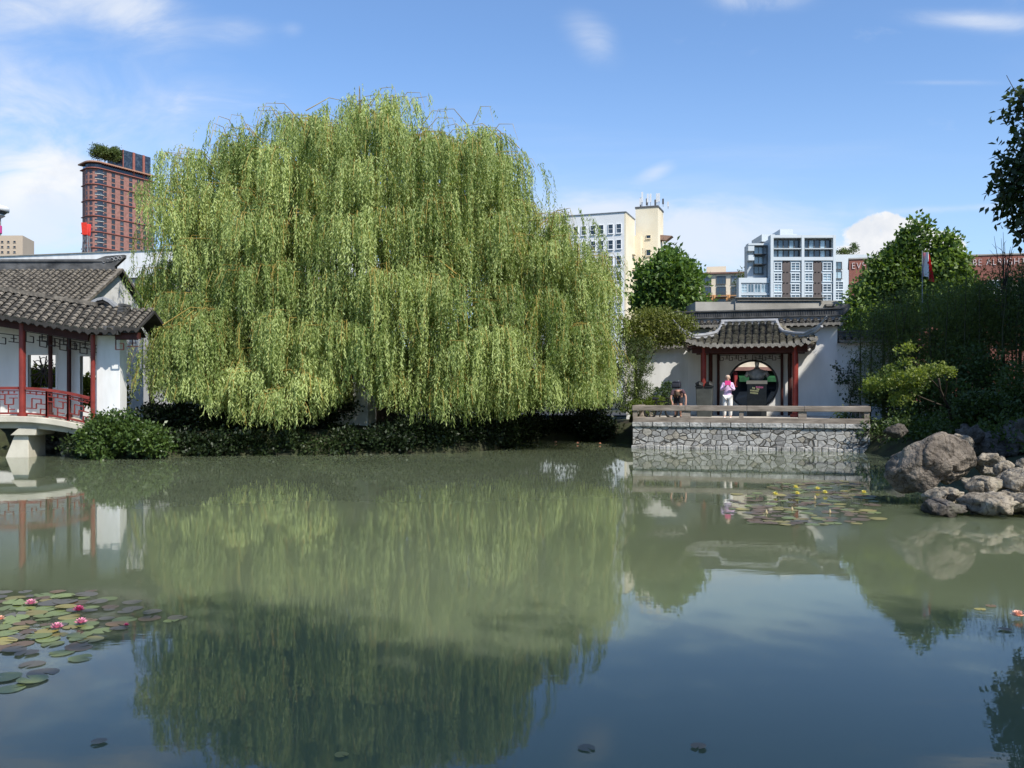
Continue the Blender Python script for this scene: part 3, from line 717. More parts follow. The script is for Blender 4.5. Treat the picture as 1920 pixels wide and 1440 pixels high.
# ================================================================= the walled terrace on the right (its own square frame, turned 16 degrees)
G = Frame(X(1406, 40), 40, -16)
FL = 1.15
m_granite, ntg, pg = _new('rubble_granite')
tcg = ntg.nodes.new('ShaderNodeTexCoord'); mpg = ntg.nodes.new('ShaderNodeMapping'); ntg.links.new(tcg.outputs['Object'], mpg.inputs[0]); mpg.inputs['Scale'].default_value = (3.5, 3.5, 4.9)
nz = _noise(ntg, 2.2, 2); vadd = ntg.nodes.new('ShaderNodeMix'); vadd.data_type = 'RGBA'; vadd.blend_type = 'LINEAR_LIGHT'; vadd.inputs[0].default_value = .16
ntg.links.new(mpg.outputs[0], vadd.inputs[6]); ntg.links.new(nz.outputs['Color'], vadd.inputs[7])
v1 = ntg.nodes.new('ShaderNodeTexVoronoi'); v1.inputs['Scale'].default_value = 1; v1.inputs['Randomness'].default_value = .85; ntg.links.new(vadd.outputs[2], v1.inputs['Vector'])
v2 = ntg.nodes.new('ShaderNodeTexVoronoi'); v2.feature = 'DISTANCE_TO_EDGE'; v2.inputs['Scale'].default_value = 1; v2.inputs['Randomness'].default_value = .85; ntg.links.new(vadd.outputs[2], v2.inputs['Vector'])
sepg = ntg.nodes.new('ShaderNodeSeparateColor'); ntg.links.new(v1.outputs['Color'], sepg.inputs[0])
rs = _ramp(ntg, sepg.outputs[0], [(0, (.20, .195, .19)), (.35, (.36, .355, .345)), (.7, (.46, .455, .44)), (1, (.33, .30, .25))])
n2 = _noise(ntg, 9, 6); cg = _mix(ntg, rs.outputs[0], _ramp(ntg, n2.outputs['Fac'], [(.3, (.45, .45, .45)), (.7, (1.25, 1.25, 1.25))]).outputs[0], .8, 'MULTIPLY')
ed = _ramp(ntg, v2.outputs['Distance'], [(.02, (0, 0, 0)), (.07, (1, 1, 1))])
cg = _mix(ntg, (.05, .047, .04), cg, ed.outputs[0]); sg_ = ntg.nodes.new('ShaderNodeSeparateXYZ'); ntg.links.new(tcg.outputs['Object'], sg_.inputs[0])
wl_ = _ramp(ntg, _math(ntg, 'ADD', sg_.outputs[2], _math(ntg, 'MULTIPLY', n2.outputs['Fac'], .25)), [(.13, (.28, .30, .22)), (.30, (1, 1, 1))])
cg = _mix(ntg, cg, wl_.outputs[0], 1, 'MULTIPLY'); ntg.links.new(cg, pg.inputs['Base Color']); pg.inputs['Roughness'].default_value = .9
hb = _math(ntg, 'ADD', _math(ntg, 'MULTIPLY', ed.outputs[0], 1.0), _math(ntg, 'MULTIPLY', n2.outputs['Fac'], .8)); _bump(ntg, pg, hb, .55, .04)
m_block = mat('granite_block', (.27, .265, .25), .92, .45, 4, col2=(.52, .51, .49), bump=1, bscale=11, bdist=.05)
m_railw = mat('weathered_rail', (.20, .165, .135), .85, .3, 3, col2=(.34, .29, .245), bump=.3, bscale=20, sc3=(.5, 1, 3))
m_pave = mat('terrace_paving', (.46, .42, .36), .9, .15, 1.5)
TX0, TX1, TY = -4.30, 4.33, -6.85
ter = T('terrace', 'stone-faced terrace of grey rubble masonry standing in the pond', 'terrace', (0, TY, 0), G)
mb = MB(); mb.box(TX0, TX1, TY, .2, -.9, .86); mb.build('rubble_wall', m_granite, ter)
mb = MB(); x = TX0-.03
while x < TX1:
    w = random.uniform(.5, .8); b = min(x+w, TX1+.03)
    if TX1-b < .2: b = TX1+.03
    mb.box(x+.012, b-.012, TY-.05-random.uniform(0, .03), TY+.3, .86, 1.03); x = b
    if x >= TX1: break
for side in (TX0-.04, TX1-.26):
    y = TY+.3
    while y < -.2: mb.box(side, side+.3, y+.012, y+.63, .86, 1.03); y += .64
mb.build('capstone_course', m_block, ter, bevel=.02)
mb = MB(); x = TX0-.06
while x < TX1+.02:
    w = random.uniform(.18, .36); b = min(x+w, TX1+.06); mb.box(x+.012, b-.012, TY-.08-random.uniform(0, .04), TY+.2, -.3, .1+random.uniform(0, .07)); x = b
mb.build('footing_course', m_block, ter, bevel=.03)
mb = MB(); mb.box(TX0+.05, TX1-.05, TY+.15, .1, 1.0, FL); mb.build('paving', m_pave, ter)
# railing
rl = T('terrace_railing', 'low weathered grey-brown railing along the edge of the stone terrace', 'railing', (0, TY, 1.03), G)
mb = MB(); mb.box(TX0, TX1, TY-.02, TY+.22, 1.03, 1.22); mb.build('bottom_rail', m_railw, rl, bevel=.012)
mb = MB(); cuts = [TX0-.03, -2.3, 0.0, 2.05, TX1+.03]
for a, b in zip(cuts[:-1], cuts[1:]): mb.box(a+.004, b-.004, TY-.05, TY+.24, 1.47, 1.68)
mb.build('top_rail', m_railw, rl, bevel=.02)
for px0, px1 in ((1177, 1186), (1273, 1290), (1383, 1391), (1492, 1507), (1609, 1618)):
    f = lambda p: (p-1398)/(1618-1177)*(TX1-TX0)+.015
    mb = MB(); mb.box(f(px0), f(px1), TY, TY+.2, 1.22, 1.47); mb.build('baluster', m_railw, rl, bevel=.008)
for s in (TX0, TX1-.2):
    mb = MB(); mb.box(s, s+.2, TY+.24, -1.0, 1.03, 1.2); mb.box(s-.02, s+.22, TY+.24, -1.0, 1.47, 1.68)
    for y in (-5.2, -3.6, -2.2): mb.box(s+.01, s+.19, y, y+.2, 1.2, 1.47)
    mb.build('side_rail', m_railw, rl, bevel=.01)
# ---------------------------------------------------------------- garden wall with moon gate
gwall = T('moon_gate_wall', 'tall white garden wall with a round moon gate under tiled coping', 'wall', (0, 0, 1), G)
WX0, WX1, WT = -2.75, 3.72, 5.1
mcx, mcz, mr_ = .13, 2.54, 1.06
def ringwall(mb, x0, x1, z0, z1, cx, cz, r, y0, y1, n=64):
    """rectangle with a round hole, both faces and the reveal"""
    pts = []
    for i in range(n):
        t = 2*math.pi*i/n; c, s = math.cos(t), math.sin(t)
        k = min(((x1-cx)/c if c > 1e-6 else (x0-cx)/c if c < -1e-6 else 1e9), ((z1-cz)/s if s > 1e-6 else (z0-cz)/s if s < -1e-6 else 1e9))
        pts.append(((cx+r*c, cz+r*s), (cx+k*c, cz+k*s)))
    for cxn, czn in ((x0, z0), (x1, z0), (x1, z1), (x0, z1)):
        j = min(range(n), key=lambda i: (pts[i][1][0]-cxn)**2+(pts[i][1][1]-czn)**2); pts[j] = (pts[j][0], (cxn, czn))
    b = [(p[0][0], y0, p[0][1]) for p in pts] + [(p[1][0], y0, p[1][1]) for p in pts] + [(p[0][0], y1, p[0][1]) for p in pts] + [(p[1][0], y1, p[1][1]) for p in pts]
    f = []
    for i in range(n):
        j = (i+1) % n
        f += [(i, j, n+j, n+i), (2*n+j, 2*n+i, 3*n+i, 3*n+j), (i, 2*n+i, 2*n+j, j), (n+j, 3*n+j, 3*n+i, n+i)]
    mb.add(b, f)
mb = MB(); ringwall(mb, WX0, WX1, .9, WT, mcx, mcz, mr_, 0, .4); mb.build('wall', m_stain, gwall)
mb = MB(); mb.ring((mcx, .0, mcz), mr_+.01, .045, 'y', 56, 6); mb.build('gate_trim', m_ridge, gwall)
def coping(t, x0, x1, z, w=.62, h=.26, n=None, ridge=True, ry=.2, pale=.5):
    n = n or max(3, round((x1-x0)/.29)); s = (x1-x0)/n
    mr = MB(); md = MB(); mp = MB()
    for i in range(n):
        x = x0+s*(i+.5)
        for sg in (-1, 1):
            roll(mr, (x, ry+sg*w, z), (x, ry+sg*.08, z+h), s*.36, (0, sg*.4, .9), .2)
        drips(md, (x, ry-w, z+.02), (1, 0, 0), (0, -1, 0), s*.37, s, .13)
    mp.slabx([(ry-w, z-.05), (ry-w, z-.01), (ry, z+h-.02), (ry+w, z-.01), (ry+w, z-.05)], x0, x1)
    rf = mp.build('coping', m_pan, t); mr.build('tile_rows', m_tile, rf); md.build('drip_tiles', m_disc, rf)
    return rf
cp = coping(gwall, WX0-.1, WX1+.1, WT+.08)
mb = MB(); mb.box(WX0-.35, WX1+.1, .02, .38, WT+.28, WT+.46); mb.build('ridge_band', m_pale, cp)
mb = MB(); mb.box(WX0-.7, WX1+.15, -.06, .46, WT+.46, WT+.52); mb.box(WX0-.6, WX1+.05, .06, .34, WT+.52, WT+.76); mb.box(WX0-.75, WX1+.25, -.02, .42, WT+.76, WT+.82)
for i in range(70): x = WX0-.55+i*.1; mb.box(x, x+.05, .03, .37, WT+.53, WT+.75)
mb.slab([(WX1-.1, WT+.46), (WX1+.3, WT+.5), (WX1+.55, WT+.8), (WX1+.5, WT+.98), (WX1+.1, WT+.95), (WX1-.2, WT+.82)], .04, .36)
mb.build('ridge', m_ridge, cp)
for k, (nm, x0, x1, z, lab) in enumerate((('garden_wall', -5.6, WX0, 4.22, 'lower white garden wall left of the pavilion, half hidden by the pine'), ('garden_wall', WX1, 6.6, 4.35, 'bluish shaded white garden wall right of the pavilion'))):
    t = T(nm, lab, 'wall', ((x0+x1)/2, .1, 1), G)
    mb = MB(); mb.box(x0, x1, .03, .36, .8, z); mb.box(x0, x1, .0, .05, z-.42, z-.36); mb.build('wall', m_white, t)
    c_ = coping(t, x0, x1, z+.06, .5, .24)
    mb = MB(); mb.box(x0, x1, .06, .34, z+.26, z+.48); mb.box(x0, x1, 0, .4, z+.48, z+.55); mb.build('ridge', m_ridge, c_)
# ---------------------------------------------------------------- pavilion in front of the gate
pav = T('gate_pavilion', 'open pavilion with red columns and curved grey tiled roof before the moon gate', 'pavilion', (0, -1.5, FL), G)
for x in (-1.87, 1.87):
    mb = MB(); mb.lathe([(.2, FL-.02), (.2, FL+.12), (.125, FL+.16), (.12, 4.1)], (x, -2.75, 0), 16); mb.build('column', m_red, pav)
    mb = MB(); mb.lathe([(.09, FL-.02), (.09, 4.1)], (x*.92, -.25, 0), 12); mb.build('column', m_darkred, pav)
    mb = MB(); mb.lathe([(.06, FL-.02), (.06, 3.9)], (x*.74, -.14, 0), 10); mb.build('column', m_darkred, pav)
mb = MB(); mb.box(-2.35, 2.35, -2.85, -2.62, 3.86, 4.12); mb.box(-2.35, 2.35, -.35, -.1, 3.9, 4.12)
for x in (-1.87, 1.87): mb.box(x-.1, x+.1, -2.62, -.35, 3.88, 4.1)
mb.box(-2.5, 2.5, -3.25, -.02, 4.10, 4.15)
mb.build('beam', m_darkred, pav)
mb = MB(); mb_fret(mb, -1.3, -.08, 3.62, 3.86, -.3, cell=.2, t=.022); mb_fret(mb, .12, 1.4, 3.62, 3.86, -.3, cell=.2, t=.022)
mb.box(.98, 1.2, -.3, -.27, 3.45, 3.62) if False else None
mb.build('hanging_fretwork', m_fret, pav)
EY, RY, EZ, RZ, HW = -3.55, -1.35, 4.13, 5.22, 2.62
def eave_z(x): return EZ + .32*max(0, (abs(x)-1.5)/1.2)**2.2
HIP = [(1.12, RY, 5.2), (1.24, RY-.25, 4.86), (1.42, RY-.55, 4.68), (1.85, RY-1.15, 4.55), (2.25, RY-1.7, 4.5), (2.62, RY-2.2, 4.66), (2.85, RY-2.5, 4.86), (3.02, RY-2.72, 5.12)]
mr = MB(); md = MB(); mp = MB(); n = 19
hx = [h[0] for h in HIP]; hyv = [h[1] for h in HIP]; hzv = [h[2] for h in HIP]
def topof(x):
    a = abs(x)
    if a <= 1.1: return (RY, RZ)
    return (float(np.interp(a, hx, hyv)), float(np.interp(a, hx, hzv))-.08)
w = 2*HW/n
for i in range(n):
    x = -HW + w*(i+.5); ty, tz = topof(x); e = Vector((x, EY+.12*(abs(x)/HW)**3*-1, eave_z(x)))
    t_ = Vector((x, ty, tz)); m_ = e.lerp(t_, .5) - Vector((0, 0, .10*(1 if abs(x) < 1.2 else .4)))
    if t_.y - e.y > .25:
        roll(mr, e, m_, .115, (0, -.5, .85), .17, .02); roll(mr, m_, t_, .115, (0, -.5, .85), .17, .02)
    drips(md, e + Vector((0, 0, .02)), (1, 0, 0), (0, -1, 0), .105, w, .14)
    a, b = x-w/2, x+w/2
    ta, tb = topof(a), topof(b)
    if abs(a) < HW and abs(b) < HW+.01:
        mp.add([(a, EY+.03, eave_z(a)-.03), (b, EY+.03, eave_z(b)-.03), (b, (EY+tb[0])/2, (eave_z(b)+tb[1])/2-.14), (a, (EY+ta[0])/2, (eave_z(a)+ta[1])/2-.14), (b, tb[0], tb[1]-.05), (a, ta[0], ta[1]-.05)], [(0, 1, 2, 3), (3, 2, 4, 5)])
for sg in (-1, 1):       # side slopes
    for i in range(11):
        y = EY + .35 + i*.3
        if y > -.1: break
        # top on hip or back edge
        if y < RY: hx_ = float(np.interp(-y, [-h[1] for h in HIP], hx)); hz_ = float(np.interp(-y, [-h[1] for h in HIP], hzv))-.08
        else: hx_, hz_ = 1.12, 5.15
        e = (sg*2.66, y, EZ + .3*max(0, (-1.6-y)/2)**2); 
        if 2.66-hx_ > .2: roll(mr, e, (sg*hx_, y, hz_), .11, (sg*.5, 0, .85), .2, .015)
        drips(md, (e[0], y, e[2]+.02), (0, 1, 0), (sg, 0, 0), .1, .3, .13)
        y2 = y+.3
        mp.add([(sg*2.64, y-.15, e[2]-.03), (sg*2.64, y2-.15, e[2]-.03), (sg*hx_, y2-.15, hz_-.05), (sg*hx_, y-.15, hz_-.05)], [(0, 1, 2, 3)])
mp.box(-1.1, 1.1, RY, -.02, 5.08, 5.14)
rf = mp.build('roof', m_pan, pav); mr.build('tile_rows', m_tile2, rf); md.build('drip_tiles', m_disc, rf)
mb = MB(); mb.tube([(-1.2, RY, 5.3), (1.2, RY, 5.3)], .085, 8); mb.box(-1.15, 1.15, RY-.05, RY+.05, 5.1, 5.3); mb.build('ridge', m_pale, rf)
for sg in (-1, 1):
    mb = MB(); ps = [(sg*h[0], h[1], h[2]+.1) for h in HIP]; mb.tube(ps, [.085, .085, .08, .078, .075, .065, .05, .02], 8)
    mb.tube([(p[0], p[1], p[2]-.11) for p in ps[:-1]], [.07]*7, 6)
    mb.build('hip_ridge', m_pale, rf)
    mb = MB(); mb.box(sg*2.5-.12, sg*2.5+.12, EY-.02, EY+.25, 4.3, 4.52); mb.build('corner_ornament', m_ridge, rf)
# ---------------------------------------------------------------- bust on pedestal
m_bronze = mat('bronze', (.27, .265, .25), .45, .45, 5, metal=.25, spec=.5, bump=.2, bscale=10)
m_blackstone = mat('black_granite', (.022, .024, .023), .35, .4, 6, spec=.4)
m_cream = mat('cream_stone', (.62, .56, .44), .8, .1, 4)
sx0, sx1 = (1401-1406)/1660*38.6/.98, (1438-1406)/1660*38.6/.98
PY = -1.25; pcx = (sx0+sx1)/2
ped = T('statue_pedestal', 'black stone pedestal with pink and yellow lettering and a cream top slab', 'pedestal', (pcx, PY, FL), G)
mb = MB(); mb.box(sx0+.03, sx1-.03, PY-.35, PY+.35, FL, 2.55); mb.build('block', m_blackstone, ped, bevel=.01)
mb = MB(); mb.box(sx0, sx1, PY-.4, PY+.4, 2.55, 2.70); mb.build('top_slab', m_cream, ped, bevel=.01)
def strip(mb, cx, cz, w, h, rot, y):
    c, s = math.cos(rot), math.sin(rot); n = max(4, int(w/.055)); 
    for i in range(n):       # letter-sized marks
        if random.random() < .08: continue
        a = -w/2 + w*i/n + .004; b = -w/2 + w*(i+1)/n - .008; hh = h/2*random.uniform(.8, 1)
        vs = [(cx+p*c-q*s, y, cz+p*s+q*c) for p, q in ((a, -hh), (b, -hh), (b, hh), (a, hh))]
        vs += [(p[0], y+.012, p[2]) for p in vs]
        mb.add(vs, [(0, 1, 2, 3), (0, 4, 5, 1), (1, 5, 6, 2), (2, 6, 7, 3), (3, 7, 4, 0)])
yl = PY-.362; k_ = 38.2/1660
mb = MB(); strip(mb, pcx+(1424.5-1419.5)*k_, Z(726, 37.9)-.0, .32, .09, -.05, yl); mb.build('pink_lettering', mat('pink_letters', (.80, .22, .36), .6, .05), ped)
mb = MB(); strip(mb, pcx+(1417.5-1419.5)*k_, Z(728.5, 37.9), .32, .075, -.25, yl); strip(mb, pcx+(1415-1419.5)*k_, Z(732.5, 37.9), .36, .075, -.1, yl); strip(mb, pcx+(1414.5-1419.5)*k_, Z(737, 37.9), .34, .075, -.1, yl)
mb.build('yellow_lettering', mat('yellow_letters', (.78, .74, .36), .6, .05), ped)
def skinned(name, joints, edges, material, parent=None, org=(0,0,0), frame=W, root=0, sub=1, smooth=True):
    me = bpy.data.meshes.new(name); off = ORG[parent.name] if parent is not None else Vector(org)
    me.from_pydata([Vector(j[:3])-off for j in joints], edges, [])
    o = bpy.data.objects.new(name+'_tmp', me); COL.objects.link(o)
    md_ = o.modifiers.new('skin', 'SKIN'); md_.use_smooth_shade = True
    for i, j in enumerate(joints):
        r = j[3] if isinstance(j[3], (tuple, list)) else (j[3], j[3]); me.skin_vertices[0].data[i].radius = r
        me.skin_vertices[0].data[i].use_root = (i == root)
    s = o.modifiers.new('sub', 'SUBSURF'); s.levels = sub; s.render_levels = sub
    dg = bpy.context.evaluated_depsgraph_get(); m2 = bpy.data.meshes.new_from_object(o.evaluated_get(dg))
    bpy.data.objects.remove(o); m2.name = name
    return link_mesh(name, m2, material, parent, org, frame, smooth)
bz_ = 2.7
st = [(pcx, PY, bz_-.02, (.30, .2)), (pcx, PY, bz_+.14, (.33, .21)), (pcx, PY, bz_+.33, (.33, .2)), (pcx, PY, bz_+.47, (.2, .15)), (pcx, PY+.02, bz_+.56, .085), (pcx, PY+.03, bz_+.64, .08),
      (pcx, PY+.05, bz_+.76, (.115, .135)), (pcx, PY+.04, bz_+.86, (.1, .11)), (pcx-.36, PY, bz_+.36, .12), (pcx+.36, PY, bz_+.36, .12), (pcx-.47, PY+.02, bz_+.14, .09), (pcx+.47, PY+.02, bz_+.14, .09)]
bs = skinned('bronze_bust', st, [(0, 1), (1, 2), (2, 3), (3, 4), (4, 5), (5, 6), (6, 7), (2, 8), (2, 9), (8, 10), (9, 11)], m_bronze, None, (pcx, PY, bz_), G, 0, 2)
tag(bs, 'dark bronze bust seen from behind on the black pedestal in the moon gate', 'statue')
# ---------------------------------------------------------------- waste bin
m_bin = mat('grey_bin_plastic', (.05, .055, .05), .6, .3, 4)
bxc = (1327-1406)/1660*37.2/.97; by = -3.2
bn = T('waste_bin', 'tall dark grey waste bin behind the left red column', 'bin', (bxc, by, FL), G)
mb = MB(); mb.slab([(bxc-.30, FL), (bxc+.30, FL), (bxc+.35, FL+1.25), (bxc-.35, FL+1.25)], by+.1, by+.7); mb.build('body', m_bin, bn, bevel=.03)
for sg in (-1, 1):
    mb = MB(); mb.tube([(bxc+sg*.21-.14, by+.38, FL+1.32), (bxc+sg*.21, by+.38, FL+1.37), (bxc+sg*.21+.14, by+.38, FL+1.32)], [.12, .17, .12], 10); mb.box(bxc+sg*.2-.17, bxc+sg*.2+.17, by+.06, by+.74, FL+1.25, FL+1.31)
    mb.build('lid', mat('black_lid', (.012, .013, .013), .5, .2), bn, smooth=False)
# dark planter box low at the right of the railing opening
# ================================================================= city behind
m_glass = glass('window_glass'); m_glassb = glass('blue_glass', (.06, .10, .13), (.34, .45, .5), .5); m_glassd = glass('dark_glass', (.015, .02, .028), (.10, .13, .16), .25)
m_wframe = mat('white_window_frame', (.72, .73, .73), .6, .06, 2)
m_dframe = mat('dark_window_frame', (.09, .09, .09), .6, .1, 2)
m_pw = mat('white_painted_wall', (.66, .66, .65), .85, .06, .15, col2=(.72, .72, .71))
m_crm = mat('cream_wall', (.70, .60, .42), .85, .08, .2, col2=(.76, .68, .52))
def brickmat(name, c1, c2, mortar, scale=4.5):
    m, nt, p = _new(name)
    t = nt.nodes.new('ShaderNodeTexCoord'); mp = nt.nodes.new('ShaderNodeMapping'); mp.inputs['Rotation'].default_value = (R(90), 0, 0); nt.links.new(t.outputs['Object'], mp.inputs[0])
    b = nt.nodes.new('ShaderNodeTexBrick'); nt.links.new(mp.outputs[0], b.inputs['Vector']); b.inputs['Scale'].default_value = scale
    b.inputs['Color1'].default_value = rgba(c1); b.inputs['Color2'].default_value = rgba(c2); b.inputs['Mortar'].default_value = rgba(mortar); b.inputs['Mortar Size'].default_value = .015
    n = _noise(nt, .35, 6); c = _mix(nt, b.outputs['Color'], _ramp(nt, n.outputs['Fac'], [(.3, (.62, .62, .62)), (.7, (1.15, 1.15, 1.15))]).outputs[0], 1, 'MULTIPLY')
    nt.links.new(c, p.inputs['Base Color']); p.inputs['Roughness'].default_value = .9; return m
m_brick = brickmat('red_brick', (.22, .065, .045), (.28, .09, .06), (.26, .18, .15))
m_tbrick = mat('terracotta_panel', (.26, .125, .10), .8, .2, .6, col2=(.34, .17, .14))
_WC = {}
def window(t, x, y, z, w, h, nx=1, nz=1, rot=0, fm=None, gm=None, fr=.08, sill=True, depth=.12, name='window'):
    """window facing -y in the thing's frame: frame mesh with a pane child; meshes are shared between equal windows"""
    fm = fm or m_wframe; gm = gm or m_glass
    key = (round(w, 2), round(h, 2), nx, nz, fm.name, gm.name, name)
    if key not in _WC:
        mb = MB(); y0, y1 = -depth*.5, depth*.5
        mb.box(-w/2, -w/2+fr, y0, y1, -h/2, h/2); mb.box(w/2-fr, w/2, y0, y1, -h/2, h/2); mb.box(-w/2+fr, w/2-fr, y0, y1, h/2-fr, h/2); mb.box(-w/2+fr, w/2-fr, y0, y1, -h/2, -h/2+fr)
        for i in range(1, nx): q = -w/2+w*i/nx; mb.box(q-fr*.4, q+fr*.4, y0*.8, y1, -h/2+fr, h/2-fr)
        for i in range(1, nz): q = -h/2+h*i/nz; mb.box(-w/2+fr, w/2-fr, y0*.75, y1*.9, q-fr*.4, q+fr*.4)
        if sill: mb.box(-w/2-.08, w/2+.08, y0-.1, y0+.05, -h/2-.1, -h/2-.01)
        a = mb.mesh(name); mb = MB(); mb.box(-w/2+fr*.5, w/2-fr*.5, -.012, .012, -h/2+fr*.5, h/2-fr*.5); b = mb.mesh('pane')
        a.materials.append(fm); b.materials.append(gm); _WC[key] = (a, b)
    a, b = _WC[key]; o = bpy.data.objects.new(name, a); p = bpy.data.objects.new('pane', b)
    COL.objects.link(o); COL.objects.link(p); o.parent = t; p.parent = o; ORG[o.name] = ORG[t.name]; ORG[p.name] = ORG[t.name]
    o.location = Vector((x, y, z)) - ORG[t.name]; o.rotation_euler = (0, 0, rot); return o
# ---------------------------------------------------------------- brick apartment tower, far left
TB = Frame(X(176, 500), 500, 62)           # local x runs along the long face, away from the camera to the right
tw_ = T('apartment_tower', 'tall red brick apartment tower with rounded balconied nose and rooftop trees', 'tower', (0, 0, 1), TB)
TZ = Z(303, 500); TL = 40.5; TD = 17.0
nose = [(2.2*0, 0)]
foot = [(5.0, 0), (TL, 0), (TL, TD), (3, TD-3), (.2, 7.5), (.0, 5.2), (.5, 3.0), (1.6, 1.4), (3.2, .35)]
mb = MB(); mb.prism(foot, 1, TZ-3.0); mb.build('brick_wall', m_tbrick, tw_)
mb = MB(); mb.prism([(x+.25 if x < 5 else x, y+.25 if y < 8 else y) for x, y in foot], TZ-3.0, TZ); mb.build('top_storey', m_glassd, tw_)
def offs(k):
    c = Vector((18, 8)); o = []
    for p in foot:
        p = Vector(p); d = (p-c); o.append(tuple(p + Vector((math.copysign(k, d.x), math.copysign(k, d.y))) if abs(d.x) > 12 else p + Vector((0, math.copysign(k, d.y)))))
    return o
m_band = mat('red_steel_band', (.28, .10, .075), .6, .15, 1)
for k in range(8):
    z = TZ-3.2-k*9.0
    mb = MB(); mb.prism(offs(.55 if k else 1.0), z, z+.45); mb.build('steel_band', m_band, tw_)
mb = MB(); mb.prism(offs(1.7), TZ, TZ+.7); mb.build('cornice', mat('copper_cornice', (.36, .20, .13), .7, .15, 1), tw_)
mb = MB()
for i in range(26):
    x = 4+i*1.45; mb.box(x, x+.14, -1.9, -.4, TZ-.4, TZ)
mb.build('cornice_bracket_row', m_band, tw_)
m_pale2 = mat('pale_balcony', (.50, .47, .43), .8, .1, 1)
wx_ = [7.4, 12.6, 18.4, 24.4, 30.0]; nwin = 0
for r in range(19):
    z = TZ-5.0-r*3.0
    for i, x in enumerate(wx_):
        if nwin >= 92: break
        window(tw_, x, -.03, z+.1, 2.3 if i else 1.7, 2.0, 2, 1, 0, m_dframe, m_glassd, .12, True, .3); nwin += 1
mb = MB(); mpn = MB()
for r in range(19):
    z = TZ-5.0-r*3.0
    for x in (34.4, 38.6): mb.box(x-1.1, x+1.1, -.12, .1, z-.9, z+1.1)
    for (xa, ya, xb, yb) in ((.9, 2.4, .35, 4.0), (.2, 5.6, .25, 6.6)): mb.beam((xa, ya, z), (xb, yb, z), .35, 2.0)
tag(mb.build('narrow_window', m_glassd, tw_), kind='stuff')
for r in range(19):
    z = TZ-6.2-r*3.0
    mb = MB(); pl = [(1.5, 1.2), (2.3, .45), (3.4, -.1), (4.8, -.45), (6.2, -.5), (6.2, .4), (4.0, 1.0), (2.2, 2.0)]
    mb.prism(pl, z, z+.28)
    bo = mb.build('balcony', m_pale2, tw_)
    mb = MB()
    for a, b in zip(pl[:4], pl[1:5]): mb.beam((a[0], a[1], z+.85), (b[0], b[1], z+.85), .05, 1.1)
    mb.build('balustrade', m_glassd, bo)
    mb = MB(); mb.prism([(2.6, .6), (4.0, .0), (5.9, -.12), (5.9, .4), (2.8, 1.2)], z+.3, z+2.5); mb.build('glazing', m_glassd, bo)
mb = MB(); mb.box(19.5, TL-1.5, .5, TD-3, TZ+.7, TZ+11.5); mb.build('penthouse', m_glassd, tw_)
mb = MB()
for x in (26.2, 33.2): mb.box(x, x+1.5, .2, .5, TZ-2, TZ+11.6)
mb.box(19.4, 19.8, .2, .6, TZ+.7, TZ+11.6); mb.build('penthouse_rib', m_band, tw_)
mb = MB(); mb.box(TL-.3, TL+1.0, 3, 9, 60, 96); mb.build('glass_bay', m_glassb, tw_)
m_roofleaf = leafmat('roof_garden_leaf', (.05, .08, .02), (.13, .17, .05))
def far_tree(name, label, p, w, h, n, lf, material, fr=W, grp=None, seed=1, cat='tree', tr=True):
    t = T(name, label, cat, p, fr, grp)
    x, y, z = p; h0 = h*.18 if tr else 0
    bl = []
    rr = random.Random(seed)
    for k in range(7):
        a = rr.random()*6.28; q = rr.uniform(0, .32)*w; hz = rr.uniform(.35, .82)
        bl.append((x+math.cos(a)*q, y+math.sin(a)*q, z+h0+(h-h0)*hz, w*rr.uniform(.2, .34), w*rr.uniform(.2, .34), (h-h0)*rr.uniform(.16, .28)))
    crown('crown', bl, n, lf, lf*.55, material, t, fr=None if False else fr, seed=seed, spread=lf*.8, shell=.3) if False else crown('crown', bl, n, lf, lf*.55, material, t, frame=fr, seed=seed, spread=lf*.8, shell=.3)
    if tr: trunk_mb((x, y, z), (x, y, z+h*.6), max(.06, h*.018), max(.03, h*.008), [], .02*h, seed, 7).build('trunk', m_bark, t)
    return t
for i, (x, y, w, h, lab) in enumerate(((5.5, 4.5, 8, 9.2, 'leftmost rooftop tree, wide and pale green, on the brick tower'), (11, 5, 5, 7.6, 'middle rooftop tree on the brick tower behind the cornice'), (15.8, 4.4, 6.5, 9.4, 'tallest rooftop tree beside the dark penthouse of the brick tower'))):
    far_tree('rooftop_tree', lab, (x, y, TZ+.7), w*1.35, h*1.2, 4200, .8, m_roofleaf, TB, 'trees on the tower roof', 20+i)
# ---------------------------------------------------------------- lattice mast with the red sign, lookout tower, tan office
m_steel = mat('steel', (.25, .26, .27), .5, .2, 2, metal=.6)
m_redsign = mat('bright_red_sign', (.75, .05, .03), .5, .1, 1)
D = 430; mx = X(161.5, D)
ls = T('sign_mast', 'steel lattice mast carrying a bright red block letter beside the brick tower', 'mast', (mx, D, 1))
mb = MB(); z0, z1 = 40, Z(440, D)
for k in range(9):
    a = 2.6 - 1.6*k/9; b = 2.6-1.6*(k+1)/9; za = z0+(z1-z0)*k/9; zb = z0+(z1-z0)*(k+1)/9
    for s1, s2 in ((-1, -1), (1, -1), (1, 1), (-1, 1)):
        mb.beam((mx+s1*a, D+s2*a, za), (mx+s1*b, D+s2*b, zb), .22, .22)
    for (p, q) in (((-1, -1), (1, -1)), ((1, -1), (1, 1)), ((1, 1), (-1, 1)), ((-1, 1), (-1, -1))):
        mb.beam((mx+p[0]*a, D+p[1]*a, za), (mx+q[0]*b, D+q[1]*b, zb), .13, .13); mb.beam((mx+q[0]*a, D+q[1]*a, za), (mx+p[0]*b, D+p[1]*b, zb), .13, .13)
mb.box(mx-2.5, mx+2.5, D-2.5, D+2.5, 1, z0); mb.build('lattice', m_steel, ls)
